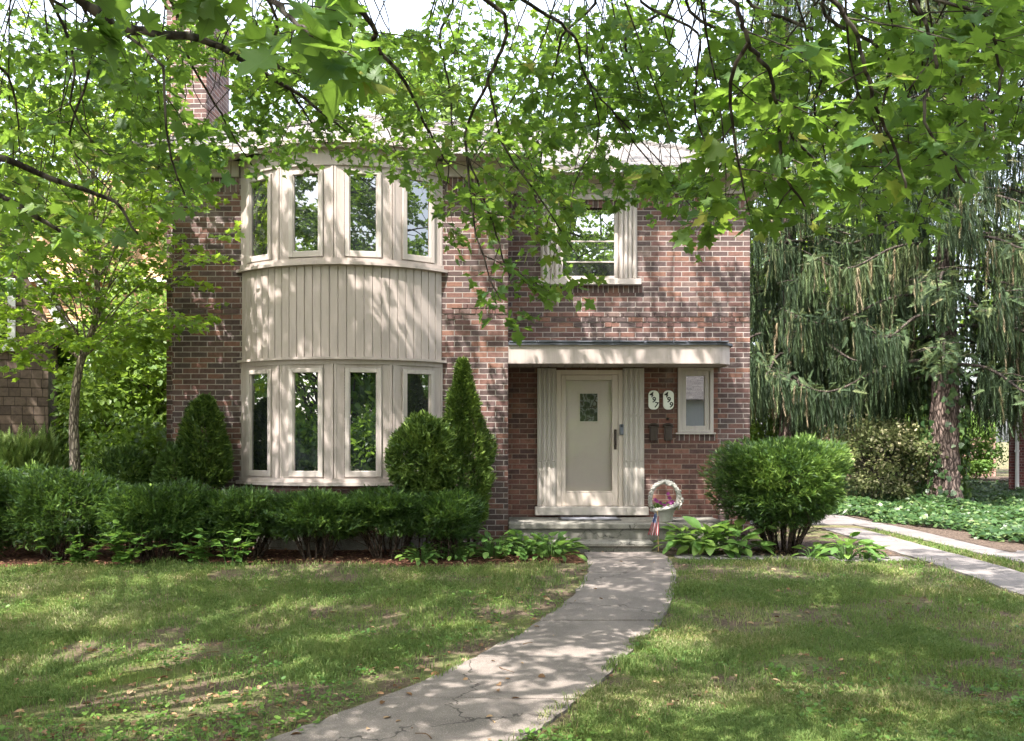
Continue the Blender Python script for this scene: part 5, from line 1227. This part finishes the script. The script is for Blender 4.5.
# ================================================================== NEIGHBOURING HOUSES
def gable_x(mb, x0, x1, y0, y1, zb, zt):
    mb.box(x0, x1, y0, y1, zb, zt)
M['wallsh'] = mat_shingle('brown_wall_shingle', [(.075, .055, .042), (.115, .085, .065), (.095, .07, .053), (.14, .10, .075)], .17, .17)
nh = empty('shingled_house', (-8.76, 17, .1), 'brown wood-shingled house with steep white-trimmed gable at the left edge', 'house')
GX = [(-15.2, -.2), (-15.2, 4.0), (-14.1, 6.6), (-12.0, 7.9), (-9.85, 6.6), (-8.76, 4.0), (-8.76, -.2)]
mb = MB(); mb.raw([(x, 17.0, z) for x, z in GX] + [(x, 26, z) for x, z in GX], [tuple(range(7)), tuple(range(13, 6, -1))] + [(i, i + 7, (i + 1) % 7 + 7, (i + 1) % 7) for i in range(7)]); mb.build('wall', M['wallsh'], nh)
mb = MB()
RX_ = [(-15.5, 3.85), (-14.25, 6.72), (-12.0, 8.1), (-9.7, 6.72), (-8.46, 3.85)]
for (xa, za), (xb, zb_) in zip(RX_, RX_[1:]):
    nx, nz = -(zb_ - za), (xb - xa); L_ = math.hypot(nx, nz); nx, nz = nx / L_ * .1, nz / L_ * .1
    mb.raw([(xa, 16.7, za), (xb, 16.7, zb_), (xb + nx, 16.7, zb_ + nz), (xa + nx, 16.7, za + nz), (xa, 26.3, za), (xb, 26.3, zb_), (xb + nx, 26.3, zb_ + nz), (xa + nx, 26.3, za + nz)], [(0, 1, 2, 3), (7, 6, 5, 4), (0, 4, 5, 1), (1, 5, 6, 2), (2, 6, 7, 3), (3, 7, 4, 0)])
mb.build('roof', M['roof'], nh)
mb = MB()
for (xa, za), (xb, zb_) in zip(RX_, RX_[1:]):
    nx, nz = (zb_ - za), -(xb - xa); L_ = math.hypot(nx, nz); nx, nz = nx / L_ * .13, nz / L_ * .13
    mb.raw([(xa, 16.66, za), (xb, 16.66, zb_), (xb + nx, 16.66, zb_ + nz), (xa + nx, 16.66, za + nz), (xa, 16.699, za), (xb, 16.699, zb_), (xb + nx, 16.699, zb_ + nz), (xa + nx, 16.699, za + nz)], [(0, 1, 2, 3), (7, 6, 5, 4), (0, 4, 5, 1), (1, 5, 6, 2), (2, 6, 7, 3), (3, 7, 4, 0)])
mb.build('rake_board', M['white'], nh)
mb = MB(); wx0, wx1, wz0, wz1 = -10.6, -9.3, 3.4, 4.75
for a, b, c, d in ((wx0, wx0 + .13, wz0, wz1), (wx1 - .13, wx1, wz0, wz1), (wx0 + .13, wx1 - .13, wz1 - .13, wz1), (wx0 + .13, wx1 - .13, wz0, wz0 + .12), (wx0 + .13, wx1 - .13, 4.05, 4.1)): mb.box(a, b, 16.93, 16.999, c, d, .006)
w = mb.build('window', M['white'], nh); mb = MB(); mb.box(wx0 + .12, wx1 - .12, 16.965, 16.985, wz0 + .1, wz1 - .12); mb.build('pane', M['glass'], w)
nh.rotation_euler = (0, 0, math.radians(25))
def plain_house(name, x0, x1, y0, y1, zt, zr, wall, roof, label, wins=(), over=.4):
    o = empty(name, (x0, y0, 0), label, 'house')
    mb = MB(); mb.box(x0, x1, y0, y1, -.3, zt); mb.build('wall', wall, o)
    yc = (y0 + y1) / 2; mb = MB(); a, b, c, d = x0 - over, x1 + over, y0 - over, y1 + over
    V = [(a, c, zt), (b, c, zt), (b, d, zt), (a, d, zt), (a + (yc - c) * .6, yc, zr), (b - (yc - c) * .6, yc, zr)]
    mb.raw([(x, y, z + .003) for x, y, z in V] , [(0, 1, 5, 4), (1, 2, 5), (2, 3, 4, 5), (3, 0, 4), (3, 2, 1, 0)]); mb.build('roof', roof, o)
    mb = MB(); mb.box(a, b, c - .08, c, zt - .12, zt + .01); mb.build('gutter', M['white'], o)
    for wx, wz, ww, wh in wins:
        mb = MB()
        for p, q, r_, s_ in ((wx - ww / 2, wx - ww / 2 + .1, wz, wz + wh), (wx + ww / 2 - .1, wx + ww / 2, wz, wz + wh), (wx - ww / 2 + .1, wx + ww / 2 - .1, wz + wh - .1, wz + wh), (wx - ww / 2 + .1, wx + ww / 2 - .1, wz, wz + .1), (wx - ww / 2 + .1, wx + ww / 2 - .1, wz + wh / 2 - .03, wz + wh / 2 + .03)): mb.box(p, q, y0 - .05, y0 - .003, r_, s_)
        f = mb.build('window', M['white'], o); mb = MB(); mb.box(wx - ww / 2 + .09, wx + ww / 2 - .09, y0 - .03, y0 - .01, wz + .09, wz + wh - .09); mb.build('pane', M['glass'], f)
    return o
rh = plain_house('brick_house', 14.9, 26, 27, 36, 6.2, 9.5, mat_brick('plum_brick', [(.15, .05, .05), (.19, .06, .055), (.12, .045, .05), (.17, .07, .065)], (.25, .2, .18)), M['roof'], 'dark plum brick house with white downspout at the right edge', [(19, 1.2, 1.2, 1.6), (23, 1.2, 1.2, 1.6)])
mb = MB(); V, F = tube([(15.12, 26.93, 6.1), (15.12, 26.93, .35), (15.12, 26.8, .2)], .055, .055, 8); mb.raw(V, F)
for z in (1.4, 3.0, 4.6): mb.box(15.05, 15.19, 26.865, 26.998, z, z + .05)
mb.build('downspout', M['white'], rh); rh.rotation_euler = (0, 0, math.radians(-29))
gh = plain_house('garage', 14.5, 21.5, 40, 46, 2.9, 4.6, mat_brick('pink_brick', [(.36, .19, .15), (.42, .23, .18), (.32, .17, .14), (.45, .26, .2)], (.4, .34, .3)), M['roof'], 'low pinkish brick garage far behind the spruce trunk', [(19.6, 1.1, .9, 1.0)])
mb = MB(); mb.box(17.6, 18.5, 39.95, 39.997, 0, 2.05, .01); mb.build('door', mat_plain('blue_grey_door', (.4, .45, .5), .5), gh)
plain_house('tan_house', -20, -12.6, 33, 42, 7.6, 12.6, mat_shingle('tan_siding', [(.42, .24, .13), (.47, .27, .15)], 3, .2), mat_shingle('orange_roof', [(.42, .24, .13), (.5, .3, .17), (.38, .22, .13)], .3, .14), 'orange-tan roofed house glimpsed behind the young maple', [(-16, 4.6, 1.1, 1.5)])
# across the road, seen mirrored in the panes
plain_house('white_house', 6.8, 15, -22, -13, 3.6, 7.2, M['white'], M['roof'], 'white house across the road mirrored in the small window by the door', ())
G = 'street trees across the road mirrored in the windows'
for i, (x, y, h, r, lab) in enumerate(((2.6, -12, 11, 3.6, 'street tree mirrored in the storm door and right bay windows'), (-20, -13, 12, 5, 'street tree mirrored in the second bay window from the left'), (-28, 8, 12, 5, 'street tree mirrored in the leftmost bay windows'), (21, -2, 12, 5, 'street tree mirrored in the rightmost bay windows'), (-9, -15, 13, 4.6, 'street tree across the road left of the walk axis'), (5, -32, 14, 5.5, 'taller street tree mirrored in the upper sash window'))):
    broad('street_tree', x, y, h, .5, r, 70, 130, .34, M['maple_far'], lab, 'tree', G, 60 + i, .3, 1.5)

G = 'hedge bushes across the road mirrored low in the windows'
for i, (x, y, lab) in enumerate(((3.6, -7.5, 'bush across the road mirrored low in the storm door'), (-.5, -8, 'bush across the road mirrored beside the walk axis'), (-20, -9.5, 'bush across the road mirrored low in the second bay window'), (-16, -10, 'bush across the road mirrored at far left'), (17, 0, 'bush mirrored low in the rightmost bay window'))):
    broad('leafy_bush', x, y, 2.6, .1, 2.3, 50, 110, .26, M['maple_far'], lab, 'shrub', G, 80 + i, .06, .9)

# ================================================================== LIGHT, SKY, CAMERA
az, el = math.radians(30), math.radians(59)
to_sun = Vector((-math.sin(az) * math.cos(el), -math.cos(az) * math.cos(el), math.sin(el)))
sl = bpy.data.lights.new('sun', 'SUN'); sl.energy = 2.7; sl.angle = math.radians(.53); sl.color = (1, .95, .88)
so = bpy.data.objects.new('sun', sl); COL.objects.link(so); so.rotation_euler = to_sun.to_track_quat('Z', 'Y').to_euler(); so.location = (-10, -10, 30)
W = bpy.data.worlds.new('World'); SC.world = W; W.use_nodes = True
nt = W.node_tree; bg = nt.nodes['Background']; sk = nt.nodes.new('ShaderNodeTexSky'); sk.sky_type = 'NISHITA'; sk.sun_disc = False
sk.sun_elevation = el; sk.sun_rotation = math.pi + az; sk.dust_density = 3.5; sk.air_density = 1.0; sk.ozone_density = .6
hs = nt.nodes.new('ShaderNodeHueSaturation'); hs.inputs['Saturation'].default_value = .5; nt.links.new(sk.outputs[0], hs.inputs['Color']); nt.links.new(hs.outputs[0], bg.inputs[0]); bg.inputs[1].default_value = .15
cam = bpy.data.cameras.new('camera'); co = bpy.data.objects.new('camera', cam); COL.objects.link(co); SC.camera = co
co.location = (0, 0, EYE); co.rotation_euler = (math.radians(90), 0, 0)
cam.sensor_width = 36; cam.lens = 36 * FPX / 1024; cam.shift_y = (HZ - 370.5) / 1024; cam.clip_end = 2000; cam.clip_start = .05
SC.view_settings.view_transform = 'Standard'; SC.view_settings.look = 'None'; SC.view_settings.gamma = 1; SC.view_settings.exposure = 2.6
SC.cycles.max_bounces = 8; SC.cycles.diffuse_bounces = 3; SC.cycles.glossy_bounces = 3; SC.cycles.transmission_bounces = 4; SC.cycles.transparent_max_bounces = 8
SC.cycles.use_denoising = True; SC.cycles.adaptive_threshold = .01; SC.cycles.sample_clamp_indirect = 3
